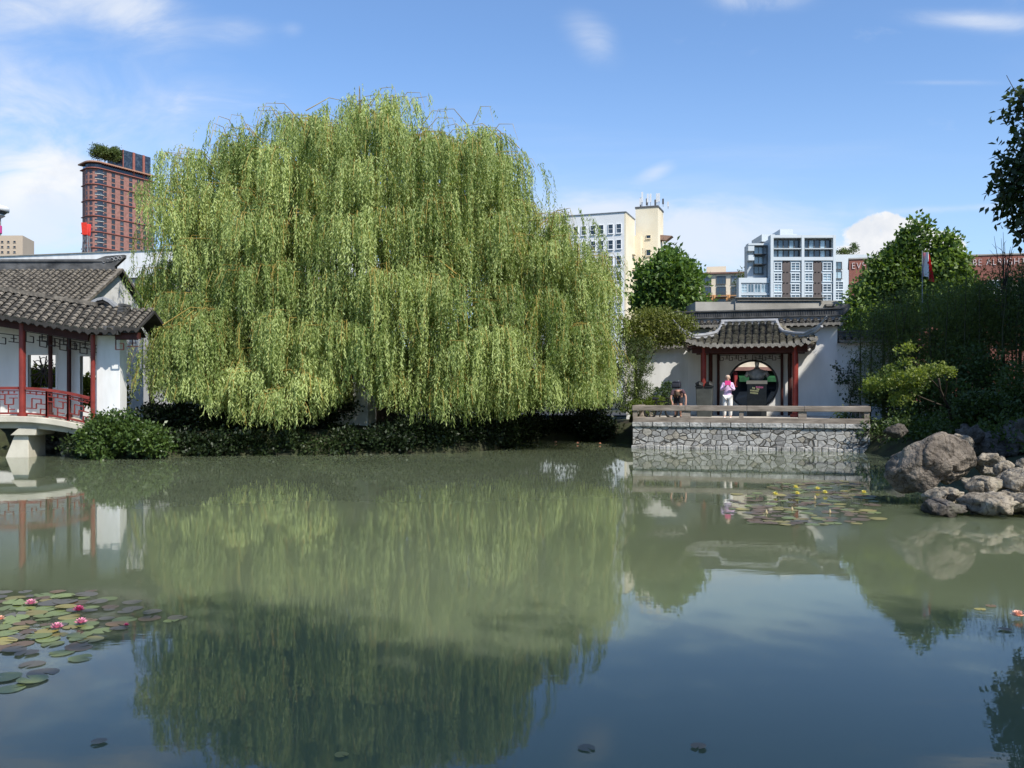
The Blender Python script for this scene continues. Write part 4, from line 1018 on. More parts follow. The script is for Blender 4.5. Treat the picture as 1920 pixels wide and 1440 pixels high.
mb = MB(); zt, zb = Z(419, D), Z(441, D); c = [(D-2.6, zt), (D-1.7, zt), (D-1.1, zb+1.5), (D-.4, zt-1), (D+.4, zt-1), (D+1.1, zb+1.5), (D+1.7, zt), (D+2.6, zt), (D+1.6, zb), (D+.7, zb), (D, zb+3), (D-.7, zb), (D-1.6, zb)]
mb.slabx(c, mx-1.2, mx+1.3); mb.build('red_letter', m_redsign, ls)
D = 620; lx = X(-12, D)
lk = T('lookout_tower', 'round white lookout tower cut by the left edge of the picture', 'tower', (lx, D, 1))
zc = lambda p: Z(p, D)
mb = MB(); mb.lathe([(8.9, zc(397)), (9.7, zc(396)), (9.8, zc(390)), (9.0, zc(387.5)), (5, zc(385)), (2, zc(384))], (lx, D, 0), 28); mb.build('roof_disc', m_pw, lk, smooth=True)
mb = MB(); mb.lathe([(6.2, zc(403)), (8.9, zc(396.5)), (7, zc(396))], (lx, D, 0), 28); mb.build('glazed_ring', m_glassd, lk)
mb = MB(); mb.lathe([(4.5, zc(409)), (7.2, zc(404)), (6.5, zc(402.5))], (lx, D, 0), 28); mb.build('lower_disc', m_pw, lk)
mb = MB(); mb.lathe([(4.6, 1), (4.6, zc(410))], (lx, D, 0), 20); mb.build('shaft', m_conc2, lk)
mb = MB(); mb.lathe([(5.2, zc(437)), (5.2, zc(423))], (lx, D, 0), 20); mb.build('magenta_band', mat('magenta_sign', (.6, .06, .25), .6, .1), lk)
m_tan = mat('tan_concrete', (.46, .37, .28), .9, .08, .05)
D = 350
to = T('tan_office', 'plain tan office block with small square windows at the left edge', 'building', (X(15, D), D, 1))
mb = MB(); mb.prism([(X(-60, D), D), (X(42.5, D), D), (X(42.5, D)-3, D+14), (X(-60, D), D+14)], 1, Z(441.5, D)); mb.build('wall', m_tan, to)
for r in range(3):
    for c in range(4):
        window(to, X(4+c*11.5-11, D), D-.05, Z(453.5+r*9.6, D), 1.15, .95, 1, 1, 0, m_tan, m_glassd, .1, False, .25)
# ---------------------------------------------------------------- long white wall building, left
LW = Frame(-46, 80.3, math.degrees(math.atan2(-6, 26)))
lw = T('long_white_building', 'long white warehouse wall with grey lower band behind the tiled roofs', 'building', (10, 0, 1), LW)
ztop = 14.5
mb = MB(); mb.box(-30, 32, 0, 12, 12.2, ztop); mb.build('white_band', m_white, lw)
mb = MB(); mb.box(-30, 32, .25, 12, 1, 12.2); mb.build('grey_wall', mat('grey_render', (.35, .33, .30), .9, .1, .3), lw)
mb = MB(); mb.box(-30.1, 32.1, -.1, .4, ztop, ztop+.06); mb.build('flashing', m_conc2, lw)
# ---------------------------------------------------------------- white and cream building with antennas
D = 170; WB = Frame(X(1170.5, D), D, -20)
wb = T('white_office_building', 'white office block with paired windows, cream side wall and yellow stair tower', 'building', (-6, 4, 1), WB)
zt = Z(398, D); s = D/F
mb = MB(); mb.box(-26, 0, 0, 7.5, 1, zt); mb.build('front_block', m_pw, wb)
mb = MB(); mb.box(0, .3, .0, 8, 1, zt-.02); mb.box(-20, 1.5, 8, 15, 1, zt-3.2); mb.build('cream_side', m_crm, wb)
mb = MB(); mb.box(-26.1, .35, -.15, .3, zt, zt+.15); mb.box(.3, .45, -.1, 8, zt, zt+.12); mb.build('parapet_cap', m_steel, wb)
for r in range(7):
    z = zt-3.05-r*3.05
    for c in range(9):
        if r > 5 and c > 2: continue
        x = -1.15-(c//2)*3.4-(c % 2)*1.62 if False else -1.05-c*1.62-(c//2)*.25
        window(wb, x, -.02, z, 1.05, 1.85, 1, 2, 0, m_wframe, m_glassd, .09, True, .2)
for r in range(5):
    for yy_ in (9.6, 11.2, 12.8):
        window(wb, 1.52, yy_, zt-6.2-r*3.0, .8, 1.5, 1, 2, R(90), m_crm, m_glassd, .08, True, .2)
mb = MB()
for r in range(5): mb.box(.3, .75, 5.6, 7.6, zt-7.3-r*3.05, zt-7.1-r*3.05)
mb.build('balcony_ledge', m_crm, wb)
tx0, tx1 = 1.55, 4.6; zt2 = Z(398, D+10)+.6
mb = MB(); mb.box(tx0-1.5, tx1, 10, 16, 1, zt2); mb.build('stair_tower', m_crm, wb)
mb = MB(); mb.box(tx0-1.6, tx1+.1, 9.9, 16.1, zt2, zt2+.35); mb.build('tower_cap', m_dframe, wb)
for p in (446.5, 476): window(wb, 2.7, 9.97, Z(p, D+10), 1.0, .75 if p < 450 else 1.3, 1, 1, 0, m_crm, m_glassd, .08, True, .2)
mb = MB(); mb.slab([(tx1, Z(440, 180)), (tx1+2.4, Z(443, 180)), (tx1+1.2, Z(451, 180)), (tx1, Z(449, 180))], 12.5, 14.5); mb.build('roof_bracket', mat('brown_soffit', (.25, .16, .12), .8, .2), wb)
for i in range(11):
    x = tx0-1.3+i*.57; h = random.uniform(1.3, 3.0); yb = 10+random.uniform(0, 5)
    an = T('panel_antenna', 'slim panel antenna standing among others on the yellow stair tower roof', 'antenna', (x, yb, zt2+.35), WB, 'antennas on the stair tower')
    mb = MB(); mb.tube([(x, yb, zt2+.3), (x, yb, zt2+.35+h)], .06, 6); mb.build('pole', m_steel, an)
    mb = MB(); mb.box(x-.17, x+.17, yb-.2, yb-.05, zt2+.35+h*.3, zt2+.35+h); mb.build('panel', m_pw if i % 3 else m_dframe, an)
# ---------------------------------------------------------------- orange apartment block
m_or = mat('orange_render', (.56, .29, .12), .85, .1, .3); m_bei = mat('beige_render', (.66, .56, .42), .85, .08, .3)
D = 210; OB = Frame(X(1296, D), D+2, -12); s = D/F
ob = T('orange_apartments', 'beige and orange apartment block with dark balconies behind the street tree', 'building', (6, 5, 1), OB)
zt = Z(513, D)
wd_ = 12.6
mb = MB(); mb.box(-6, wd_, 0, 10, zt-5.0, zt); mb.build('upper_wall', m_bei, ob)
mb = MB(); mb.box(-6, wd_, -.2, 10, 1, zt-5.0); mb.build('lower_wall', m_or, ob)
mb = MB(); mb.box(-6.3, wd_+.4, -.7, 10.3, zt, zt+.35); mb.build('roof_slab', mat('brown_roof_edge', (.22, .13, .10), .8, .2), ob)
mb = MB(); mb.box(4.0, 8.6, 3, 8, zt+.35, zt+2.2); mb.build('roof_hut', m_bei, ob)
for c in range(4):
    x = -.4+c*3.4+1.0
    for r, (z, gm) in enumerate(((zt-1.5, m_glass), (zt-4.0, m_glass), (zt-6.9, m_glassd), (zt-9.8, m_glassd))):
        window(ob, x, -.06 if r < 2 else -.26, z, 2.2, 1.9, 3, 1, 0, m_dframe, gm, .1, True, .25)
    mb = MB(); mb.box(x-1.3, x+1.3, -1.3, -.2, zt-5.6, zt-5.45); 
    for k in range(9): mb.box(x-1.28+k*.32, x-1.24+k*.32, -1.28, -1.24, zt-5.45, zt-4.5)
    mb.box(x-1.3, x+1.3, -1.3, -1.24, zt-4.5, zt-4.42); mb.build('balcony', m_dframe, ob)
    mb = MB(); mb.box(x-1.75, x-1.5, -.35, .1, 1, zt-5.0); mb.build('pilaster', m_or, ob)
# ---------------------------------------------------------------- white and glass apartment block
D = 160
gb = T('glass_apartments', 'white framed glass apartment block with dark brown panels and recessed balconies', 'building', (X(1505, D), D+8, 1))
x_ = lambda p: X(p, D); z_ = lambda p: Z(p, D)
m_gf = mat('blue_white_frame', (.55, .60, .63), .6, .06, 2); m_gw = mat('pale_blue_grey_panel', (.50, .54, .56), .75, .06, .3); m_gr = mat('blue_grey_wall', (.36, .40, .43), .8, .08, .3); m_brn = mat('brown_panel', (.105, .085, .078), .8, .12, .4)
mb = MB(); mb.box(x_(1446), x_(1563), D+.9, D+8, 1, z_(446)); mb.build('core', m_gr, gb)
mb = MB()
for a, b in ((1443.5, 1449), (1501.5, 1506.5), (1560.5, 1565.5)): mb.box(x_(a), x_(b), D-.5, D+1.2, 1, z_(441.5))
for a, b in ((441.5, 446.5), (482.5, 489)): mb.box(x_(1449), x_(1501.5), D-.48, D+1.0, z_(b), z_(a)); mb.box(x_(1506.5), x_(1560.5), D-.48, D+1.0, z_(b), z_(a))
mb.build('white_frame', m_gw, gb)
mb = MB(); mb.box(x_(1443), x_(1472), D+5, D+12, z_(444), z_(430)); mb.box(x_(1472), x_(1497), D+3, D+12, z_(442), z_(424)); mb.box(x_(1497), x_(1511), D+5, D+12, z_(444), z_(429.5)); mb.build('roof_penthouse', m_gw, gb)
mb = MB(); mb.box(x_(1466.5), x_(1480.5), D-.25, D+1, 1, z_(489)); mb.box(x_(1524.5), x_(1539.5), D-.25, D+1, 1, z_(489)); mb.build('brown_panel', m_brn, gb)
mb = MB()
for px in (1469, 1475.5, 1528, 1534.5):
    for py in (491, 510, 530, 550): mb.box(x_(px-1.6), x_(px+1.6), D-.36, D-.2, z_(py+1.0), z_(py))
mb.build('vent_slot', m_dark, gb)
for a, b in ((1450, 1501), (1507.5, 1560)):
    for k, (p0, p1) in enumerate(((449, 465), (468, 482))):
        n = 5
        for i in range(n):
            xa = a+(b-a)*i/n; xb = a+(b-a)*(i+1)/n
            window(gb, (x_(xa)+x_(xb))/2, D+.6, (z_(p0)+z_(p1))/2, x_(xb)-x_(xa)-.03, z_(p0)-z_(p1), 1, 1, 0, m_dframe, m_glassb if i % 2 else m_glass, .09, False, .2)
    mb = MB(); mb.box(x_(a), x_(b), D-.45, D+.7, z_(467.5), z_(466)); mb.build('balcony_floor', m_gw, gb)
    mb = MB(); mb.box(x_(a), x_(b), D-.4, D-.35, z_(466), z_(458)); mb.build('glass_balustrade', m_glassb, gb) if False else None
for r in range(6):
    zc_ = z_(500+r*20.0)
    for a, b in ((1450.5, 1465.5), (1482, 1499.5), (1508, 1523.5), (1541.5, 1558.5)):
        mb = MB()
        window(gb, (x_(a)+x_(b))/2, D-.1, zc_, x_(b)-x_(a), 1.5, 2, 3, 0, m_gf, m_glass if (r+int(a)) % 3 else m_glassb, .13, True, .3)
mb = MB()
for r in range(7):
    zc_ = z_(490.2+r*20); 
    for a, b in ((1449.5, 1466.5), (1480.5, 1501), (1507, 1524.5), (1539.5, 1560.5)): mb.box(x_(a), x_(b), D-.2, D+.95, zc_-.22, zc_+.18)
mb.build('spandrel', m_gw, gb)
# left wings
mb = MB(); mb.box(x_(1408), x_(1445), D+2.5, D+4.5, 1, z_(455.5)); mb.build('grey_wing', m_gr, gb)
mb = MB(); mb.box(x_(1406.5), x_(1443), D+1.2, D+3, z_(457.5), z_(454)); mb.box(x_(1406.5), x_(1418), D+1.3, D+3, z_(468), z_(457.5)); mb.box(x_(1407), x_(1418), D+1.3, D+2.6, z_(486), z_(476)); mb.build('wing_fascia', m_gw, gb)
for p in (466, 484.5, 503): window(gb, x_(1429), D+2.4, z_(p), 1.7, 1.35, 2, 1, 0, m_dframe, m_glassb, .08, True, .2)
for p in (474, 493):
    mb = MB(); mb.box(x_(1418), x_(1441), D+1.0, D+2.5, z_(p+1), z_(p)); mb.build('balcony', m_dframe, gb)
mb = MB(); mb.box(x_(1387), x_(1443), D+.5, D+2.4, 1, z_(521.5)); mb.build('low_wing', m_gr, gb)
mb = MB(); mb.box(x_(1386), x_(1443), D+.2, D+.6, z_(530), z_(520.5)); mb.box(x_(1386), x_(1390), D+.2, D+.6, 1, z_(530)); mb.box(x_(1390), x_(1443), D+.2, D+.6, z_(553), z_(549.5)); mb.build('wing_band', m_gw, gb)
for i in range(4):
    for k, p in enumerate((540, 558)): window(gb, x_(1396.5+i*12.4), D+.45, z_(p), 1.12, 1.6, 2, 3 if i == 0 else 1, 0, m_gf, m_glassb, .08, False, .2)
# right wing
mb = MB(); mb.box(x_(1565), x_(1640), D+2, D+16, 1, z_(474)); mb.build('right_wing', m_gw, gb)
mb = MB(); mb.box(x_(1565.5), x_(1592), D+6, D+12, z_(474), z_(466)); mb.build('glass_screen', m_glassb, gb)
for p in (495, 513): window(gb, x_(1577), D+1.9, z_(p), 1.7, 1.35, 2, 1, 0, m_dframe, m_glassb, .08, True, .2)
for r in range(4): window(gb, x_(1579), D+1.9, z_(533+r*20), 1.9, 1.5, 2, 3, 0, m_gf, m_glass, .12, True, .25)
mb = MB(); mb.box(x_(1567), x_(1570), D+1, D+1.5, z_(470), z_(446)); mb.build('roof_ladder', m_steel, gb)
for px, w, h, lab in ((1597, 1.6, 1.3, 'small grey-green rooftop bush on the right wing of the glass apartments'), (1608, 2.4, 1.4, 'broad rooftop bush between two others on the glass apartments'), (1621, 1.2, 2.5, 'pointed little rooftop conifer at the end of the glass apartments roof')):
    far_tree('rooftop_shrub', lab, (x_(px), D+5, z_(474)), w*1.3, h, 420, .3, m_roofleaf, W, 'shrubs on the apartment roof', int(px), 'shrub')
far_tree('distant_conifer', 'lone dark conifer rising between the orange and the glass apartments', (X(1390, 185), 185, 20), 3.6, Z(497, 185)-20, 700, .5, m_roofleaf, W, None, 77)
# ---------------------------------------------------------------- red brick building with the long line of letters
BF = Frame(X(1592, 112), 112, -12)
bb = T('brick_building', 'red brick building with a line of thin white letters under its roof edge', 'building', (12, 6, 1), BF)
s = 112/F; zt = Z(486.5, 112)
mb = MB(); mb.prism([(0, 0), (26, 0), (27, 10), (1.5, 10)], 1, zt); mb.build('wall', m_brick, bb)
mb = MB(); mb.prism([(-.1, -.12), (26.1, -.12), (27.1, 10.1), (1.4, 10.1)], zt, zt+.16); mb.build('coping', m_conc2, bb)
cu = bpy.data.curves.new('letters', 'FONT'); cu.body = 'EVERYTHING IS GOING TO BE ALRIGHT'; cu.size = 1.0; cu.space_character = 1.16; cu.offset = -.022; cu.extrude = .03
ot = bpy.data.objects.new('letters_tmp', cu); COL.objects.link(ot)
dg = bpy.context.evaluated_depsgraph_get(); ml = bpy.data.meshes.new_from_object(ot.evaluated_get(dg)); bpy.data.objects.remove(ot)
co_ = np.empty(len(ml.vertices)*3); ml.vertices.foreach_get('co', co_); co_ = co_.reshape(-1, 3)
x0_, x1_ = co_[:, 0].min(), co_[:, 0].max(); tw0 = (1597.5-1592)*s; tw1 = (1893-1592)*s
hcap = co_[:, 1].max()
nv = np.stack([tw0 + (co_[:, 0]-x0_)/(x1_-x0_)*(tw1-tw0), -.08+co_[:, 2], zt-1.22 + co_[:, 1]/hcap*.78], 1) - np.array(ORG[bb.name])
ml.vertices.foreach_set('co', nv.reshape(-1)); ml.name = 'lettering'
link_mesh('lettering', ml, mat('white_tube_letters', (.66, .60, .58), .5, .05), bb)
m_blind = mat('pale_boarded_window', (.50, .47, .42), .85, .1, .5)
for i in range(6):
    mb = MB(); x = 1.6+i*4.1; mb.box(x, x+1.6, -.06, .1, zt-6.1, zt-3.5); mb.build('boarded_window', m_blind, bb)
    window(bb, x+2.9, -.03, zt-4.0, 1.5, 1.9, 2, 2, 0, m_wframe, m_glass, .1, True, .2)
mb = MB(); mb.box(.9, 2.4, -.08, .1, zt-10, zt-3.9-2.4); mb.build('pale_patch', m_blind, bb)
# ---------------------------------------------------------------- old concrete shopfront behind the garden wall
D = 52; sx_ = lambda p: X(p, D); sz_ = lambda p: Z(p, D)
sh = T('concrete_shopfront', 'old grey concrete building with stepped moulded parapet behind the moon gate wall', 'building', (sx_(1440), D+3, 1))
mb = MB(); mb.box(sx_(1304), sx_(1378), D, D+8, 5.6, sz_(566)); mb.box(sx_(1542), sx_(1580), D, D+8, 5.6, sz_(563.5)); mb.box(sx_(1378), sx_(1542), D-.1, D+8, 5.6, sz_(559)); mb.build('upper_wall', m_conc2, sh)
mb = MB(); mb.box(sx_(1381), sx_(1537), D-.2, D-.08, sz_(564.5), sz_(563)); mb.box(sx_(1376), sx_(1544), D-.25, D+8.1, sz_(559.5), sz_(558)); mb.box(sx_(1537), sx_(1539), D-.2, D-.08, sz_(570), sz_(563)); mb.box(sx_(1546), sx_(1584), D-.3, D+.2, sz_(575), sz_(571)); mb.box(sx_(1562), sx_(1566), D-.25, D+.1, sz_(600), sz_(575)); mb.build('moulding', mat('dark_moulding', (.17, .16, .145), .9, .2), sh)  # moulding in a darker grey than the upper wall
mb = MB(); mb.lathe([(.35, sz_(625)), (.22, sz_(620)), (.22, sz_(607)), (.36, sz_(603))], (sx_(1579), D-1, 0), 14); mb.box(sx_(1560), sx_(1600), D-1.6, D+6, sz_(604), sz_(598)); mb.box(sx_(1560), sx_(1600), D-1.6, D+6, 1, sz_(625)); mb.build('corner_porch', m_conc2, sh)
mb = MB(); mb.box(sx_(1330), sx_(1500), D-.02, D+6, 3.62, 5.58); mb.build('beige_fascia', m_cream, sh)
mb = MB(); mb.box(sx_(1330), sx_(1500), D+.6, D+6, 1, 3.6); mb.build('dark_shop_window', m_glassd, sh)
mb = MB(); mb.box(sx_(1330), sx_(1500), D-.3, D-.03, 3.45, 3.66); mb.build('pink_sign_band', mat('brown_band', (.22, .12, .10), .8, .2), sh)
mb = MB(); m_awn = mat('green_awning_cloth', (.012, .07, .025), .7, .3)
for a_, b_ in ((1384, 1402), (1436, 1462)):
    mb = MB(); mb.slabx([(D+.5, 3.42), (D-.3, 3.05), (D-.3, 2.8), (D+.5, 2.8)], sx_(a_), sx_(b_)); mb.build('green_awning', m_awn, sh)
mb = MB(); mb.box(sx_(1376.5), sx_(1382), D-.1, D+.3, 2.5, 3.4); mb.build('red_banner', mat('red_banner_cloth', (.25, .03, .03), .7, .2), sh)
# street in front of the shop and the silver car
mb = MB(); mb.box(-6, 46, 43.5, 50.6, 1.0, 1.04); mb.build('road_base', mat('asphalt', (.05, .05, .05), .9, .2, 2)); 
rd = bpy.data.objects['road_base']; rd.name = 'road'; tag(rd, kind='structure')
m_silver = mat('silver_car_paint', (.46, .48, .50), .3, .03, 1, metal=.5, spec=.6); m_tyre = mat('tyre_rubber', (.02, .02, .02), .9, .1)
cx0 = sx_(1439)-.4; cy = 46.5
car = T('parked_car', 'silver car seen through the right side of the moon gate', 'car', (cx0+2.1, cy, 1.04))
mb = MB(); side = [(0, .45), (.05, .75), (.5, .88), (1.0, 1.0), (1.75, 1.42), (2.9, 1.46), (3.7, 1.12), (4.15, 1.02), (4.25, .6), (4.2, .35), (.1, .32)]
mb.slab([(cx0+x, 1.04+z) for x, z in side], cy-.85, cy+.85); mb.build('body', m_silver, car, bevel=.08)
mb = MB(); mb.slab([(cx0+1.15, 2.07), (cx0+1.8, 2.42), (cx0+2.25, 2.44), (cx0+2.25, 2.05)], cy-.87, cy+.87); mb.slab([(cx0+2.35, 2.05), (cx0+2.35, 2.44), (cx0+2.9, 2.44), (cx0+3.5, 2.1)], cy-.87, cy+.87); mb.build('window', m_glassd, car)
for wx in (.85, 3.4):
    for sy in (-.8, .8):
        mb = MB(); mb.ring((cx0+wx, cy+sy, 1.36), .23, .1, 'y', 20, 8); o = mb.build('wheel', m_tyre, car)
        mb = MB(); mb.tube([(cx0+wx, cy+sy-.08, 1.36), (cx0+wx, cy+sy+.08, 1.36)], .2, 12); mb.build('rim', m_steel, o)
mb = MB(); mb.box(cx0-.02, cx0+.12, cy-.8, cy-.45, 1.62, 1.78); mb.build('headlight', m_glass, car)
# ================================================================= vegetation
m_tree1 = leafmat('plane_leaf', (.045, .095, .02), (.16, .25, .06), .35)
m_tree2 = leafmat('linden_leaf', (.06, .11, .025), (.21, .30, .085), .38)
m_olive = leafmat('bronze_maple_leaf', (.07, .10, .022), (.20, .215, .058), .35)
m_pine = leafmat('pine_needle', (.03, .055, .015), (.13, .17, .045), .2, .6)
m_darkleaf = leafmat('deep_green_leaf', (.03, .055, .015), (.10, .15, .04), .3)
m_bamb = leafmat('bamboo_leaf', (.045, .072, .018), (.155, .20, .05), .38)
m_bright = leafmat('bright_maple_leaf', (.085, .13, .022), (.25, .30, .075), .42)
m_shrub = leafmat('camellia_leaf', (.022, .05, .011), (.085, .135, .03), .22, .4, .45)
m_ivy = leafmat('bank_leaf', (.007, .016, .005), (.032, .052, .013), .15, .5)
m_rose = leafmat('rose_leaf', (.02, .042, .015), (.06, .095, .03), .25)
m_yel = leafmat('yellow_green_leaf', (.12, .15, .02), (.30, .32, .05), .4)
m_big = leafmat('catalpa_leaf', (.015, .03, .009), (.06, .09, .025), .25, .4)
m_trunk = mat('dark_bark', (.05, .04, .03), .95, .4, 5, bump=.6, bscale=14)
def tree(name, label, base, blobs, n, ln, wd_, material, trunk=None, seed=1, frame=W, cat='tree', group=None, tmat=None, **kw):
    t = T(name, label, cat, base, frame, group)
    crown('crown', blobs, n, ln, wd_, material, t, frame=frame, seed=seed, **kw)
    if trunk: trunk.build('trunk', tmat or m_trunk, t, smooth=True)
    return t
def bl(px, py, D, rx, ry, rd):   # clump centred on a sight line, sized in picture pixels and metres of depth
    return (X(px, D), D, Z(py, D), rx*D/F, rd, ry*D/F)
# street tree right of the willow
D = 56
tree('street_tree', 'round bright green street tree between the cream building and orange apartments', (X(1250, D), D, 1), [bl(1245, 508, D, 34, 32, 1.4), bl(1222, 535, D, 36, 34, 1.4), bl(1272, 525, D, 34, 32, 1.4), bl(1250, 560, D, 50, 36, 1.6), bl(1215, 565, D, 30, 26, 1.2), bl(1284, 556, D, 22, 22, 1.0), bl(1255, 486, D, 18, 18, .8), bl(1310, 576, D, 22, 12, .8)],
     13000, .34, .2, m_tree1, trunk_mb((X(1250, D), D, 1), (X(1250, D), D, 7), .22, .08, [(.5, (X(1225, D), D, 8), .1), (.6, (X(1280, D), D, 8.5), .1)], .12, 2), 4, spread=.26, rough=.42, k=1.1)
# big trees behind the right side
D = 50
tree('tall_leafy_tree', 'tall leafy tree with sunlit left side in front of the brick building', (X(1700, D), D, 1), [bl(1712, 455, D, 22, 34, 1.0), bl(1690, 480, D, 34, 30, 1.2), bl(1668, 510, D, 38, 36, 1.5), bl(1645, 545, D, 40, 36, 1.5), bl(1622, 585, D, 34, 30, 1.3), bl(1612, 618, D, 24, 20, 1), bl(1690, 540, D, 44, 44, 1.7), bl(1660, 590, D, 44, 34, 1.5), bl(1715, 510, D, 34, 40, 1.5), bl(1720, 570, D, 40, 40, 1.5)],
     22000, .27, .17, m_tree2, trunk_mb((X(1700, D), D, 1), (X(1698, D), D, 9), .3, .1, [(.5, (X(1650, D), D, 8), .12), (.6, (X(1725, D), D, 9), .1)], .15, 5), 14, spread=.2, shell=.4)
D = 49
tree('tall_leafy_tree', 'narrower leafy tree to the right of the flag, darker below', (X(1775, D), D, 1), [bl(1770, 462, D, 18, 24, .8), bl(1775, 495, D, 30, 30, 1.2), bl(1755, 525, D, 32, 30, 1.2), bl(1790, 530, D, 34, 34, 1.3), bl(1775, 575, D, 46, 40, 1.5), bl(1820, 560, D, 26, 30, 1.2)],
     11000, .27, .17, m_tree2, trunk_mb((X(1775, D), D, 1), (X(1775, D), D, 9), .25, .08, [], .15, 6), 15, spread=.2, shell=.4)
# dark bamboo and evergreens on the right bank
def bamboo(px, D, top, w, n, lab, seed):
    x, z1 = X(px, D), Z(top, D)
    t = T('bamboo_clump', lab, 'bamboo', (x, D, .9), W, 'dark bamboo along the right bank')
    rr = random.Random(seed); mb = MB(); bls = []
    for k in range(9):
        a = x+rr.uniform(-.5, .5)*w; y = D+rr.uniform(-.8, .8); h = z1-rr.uniform(0, .25)*(z1-1); lx = rr.uniform(-.5, .5)
        mb.tube([(a, y, .9), (a+lx*.2, y, .9+(h-.9)*.6), (a+lx, y-.1, h)], [.04, .032, .01], 6)
        for q in (.35, .5, .62, .74, .86, .96): bls.append((a+lx*q*q+rr.uniform(-.3, .3), y+rr.uniform(-.4, .4), .9+(h-.9)*q, rr.uniform(.45, .8), .6, rr.uniform(.35, .6)))
    mb.build('canes', mat('bamboo_cane', (.045, .05, .02), .6, .3), t)
    crown('foliage', bls, n, .17, .03, m_bamb, t, seed=seed, spread=.2, shell=.2, up=-.5, per=12)
bamboo(1668, 37.5, 560, 2.2, 7500, 'dark bamboo clump nearest the shaded white wall', 31)
bamboo(1722, 37, 530, 2.4, 8000, 'dark bamboo clump under the flag', 32)
bamboo(1788, 36, 520, 2.4, 8000, 'dark bamboo clump with sparse feathery tips below the brick letters', 33)
bamboo(1850, 35, 500, 2.4, 8000, 'tall dark bamboo clump below the big hanging leaves', 34)
bamboo(1915, 34, 470, 2.2, 7000, 'dark bamboo clump cut by the right edge of the picture', 35)
for i, (px, py, D, rx, ry, lab) in enumerate(((1665, 735, 33.5, 60, 55, 'low dark evergreen shrub at the end of the stone terrace'), (1740, 730, 32, 70, 75, 'dark rounded evergreen behind the bright maple branch'), (1830, 700, 33, 80, 95, 'large dark evergreen on the right bank'), (1905, 740, 29, 60, 80, 'dark olive bush at the right edge above the rocks'), (1760, 812, 29.5, 60, 22, 'low dark ground shrub by the water behind the boulder'), (1850, 775, 27, 60, 40, 'reddish dark shrub above the shaded rocks'))):
    x, z = X(px, D), Z(py, D)
    tree('evergreen_shrub', lab, (x, D, .9), [(x+random.uniform(-.3, .3)*rx*D/F, D+random.uniform(-.4, .4), z+random.uniform(-.35, .35)*ry*D/F, rx*D/F*.6, .9, ry*D/F*.55) for k in range(6)], 4200, .14, .07, m_olive if i == 5 and False else m_darkleaf, trunk_mb((x, D, .6), (x, D, z), .09, .04, [], .05, i), 50+i, cat='shrub', group='dark shrubs on the right bank', spread=.12)
for i, (px, py, D, rx, ry, lab) in enumerate(((1670, 640, 42, 60, 70, 'dark broad evergreen behind the bamboo nearest the white wall'), (1760, 620, 43, 70, 90, 'dark broad evergreen in the middle of the right bank behind the bamboo'), (1840, 600, 42, 70, 100, 'tall dark evergreen in front of the brick wall'), (1915, 590, 41, 60, 110, 'tallest dark evergreen at the right edge in front of the brick wall'))):
    x, z = X(px, D), Z(py, D)
    tree('dark_evergreen', lab, (x, D, .9), [(x+random.uniform(-.5, .5)*rx*D/F, D+random.uniform(-.4, .4), z+random.uniform(-.6, .5)*ry*D/F, rx*D/F*.55, .9, ry*D/F*.4) for k in range(8)], 6500, .2, .07, m_darkleaf, trunk_mb((x, D, .6), (x, D, z), .12, .05, [], .05, i), 150+i, group='dark evergreens behind the bamboo', spread=.2, rough=.4)
# bright layered maple branch reaching over the water
D = 25.5
mpb = [bl(1652, 719, D, 30, 7, .5), bl(1690, 708, D, 36, 9, .6), bl(1634, 724, D, 12, 4, .3), bl(1722, 700, D, 22, 6, .4), bl(1752, 692, D, 20, 7, .4), bl(1776, 696, D, 9, 8, .3), bl(1706, 720, D, 18, 6, .4), bl(1690, 743, D, 14, 6, .35), bl(1680, 752, D, 8, 5, .3), bl(1706, 649, D, 9, 3, .2), bl(1690, 656, D, 7, 3, .2), bl(1696, 676, D, 9, 3, .2), bl(1670, 690, D, 9, 3, .2)]
tree('small_maple', 'small maple with bright sunlit layered branches against the dark bank', (X(1760, D+1.5), D+1.5, .9), mpb, 3600, .09, .06, m_bright, trunk_mb((X(1790, D+2.5), D+2.5, .8), (X(1760, D+1.2), D+1.2, 2.6), .06, .03, [(.6, (X(1660, D), D, Z(717, D)), .025), (.8, (X(1775, D), D, Z(698, D)), .025), (.9, (X(1695, D), D, Z(660, D)), .02)], .05, 8), 61, spread=.07, k=3)
# catalpa hanging into the top right corner
D = 33
cb = [bl(1915, 365, D, 46, 34, .8), bl(1905, 320, D, 32, 30, .7), bl(1932, 290, D, 44, 40, .8), bl(1930, 245, D, 26, 16, .5), bl(1924, 175, D, 22, 18, .5), bl(1902, 405, D, 16, 18, .4), bl(1880, 350, D, 14, 20, .4), bl(1945, 410, D, 30, 30, .8), bl(1980, 330, D, 60, 120, 1.8), bl(1990, 200, D, 60, 80, 1.6), bl(2040, 420, D, 70, 90, 1.8)]
tree('catalpa_tree', 'dark big-leaved tree hanging into the top right corner', (X(2060, D), D, 1), cb, 5200, .3, .17, m_big, trunk_mb((X(2060, D), D, .8), (X(2050, D), D, 8.5), .3, .15, [(.7, (X(1930, D), D, Z(330, D)), .1), (.8, (X(1940, D), D, Z(200, D)), .1), (.6, (X(1920, D), D, Z(390, D)), .09)], .15, 9), 71, spread=.22, per=5, up=-.7, k=2)
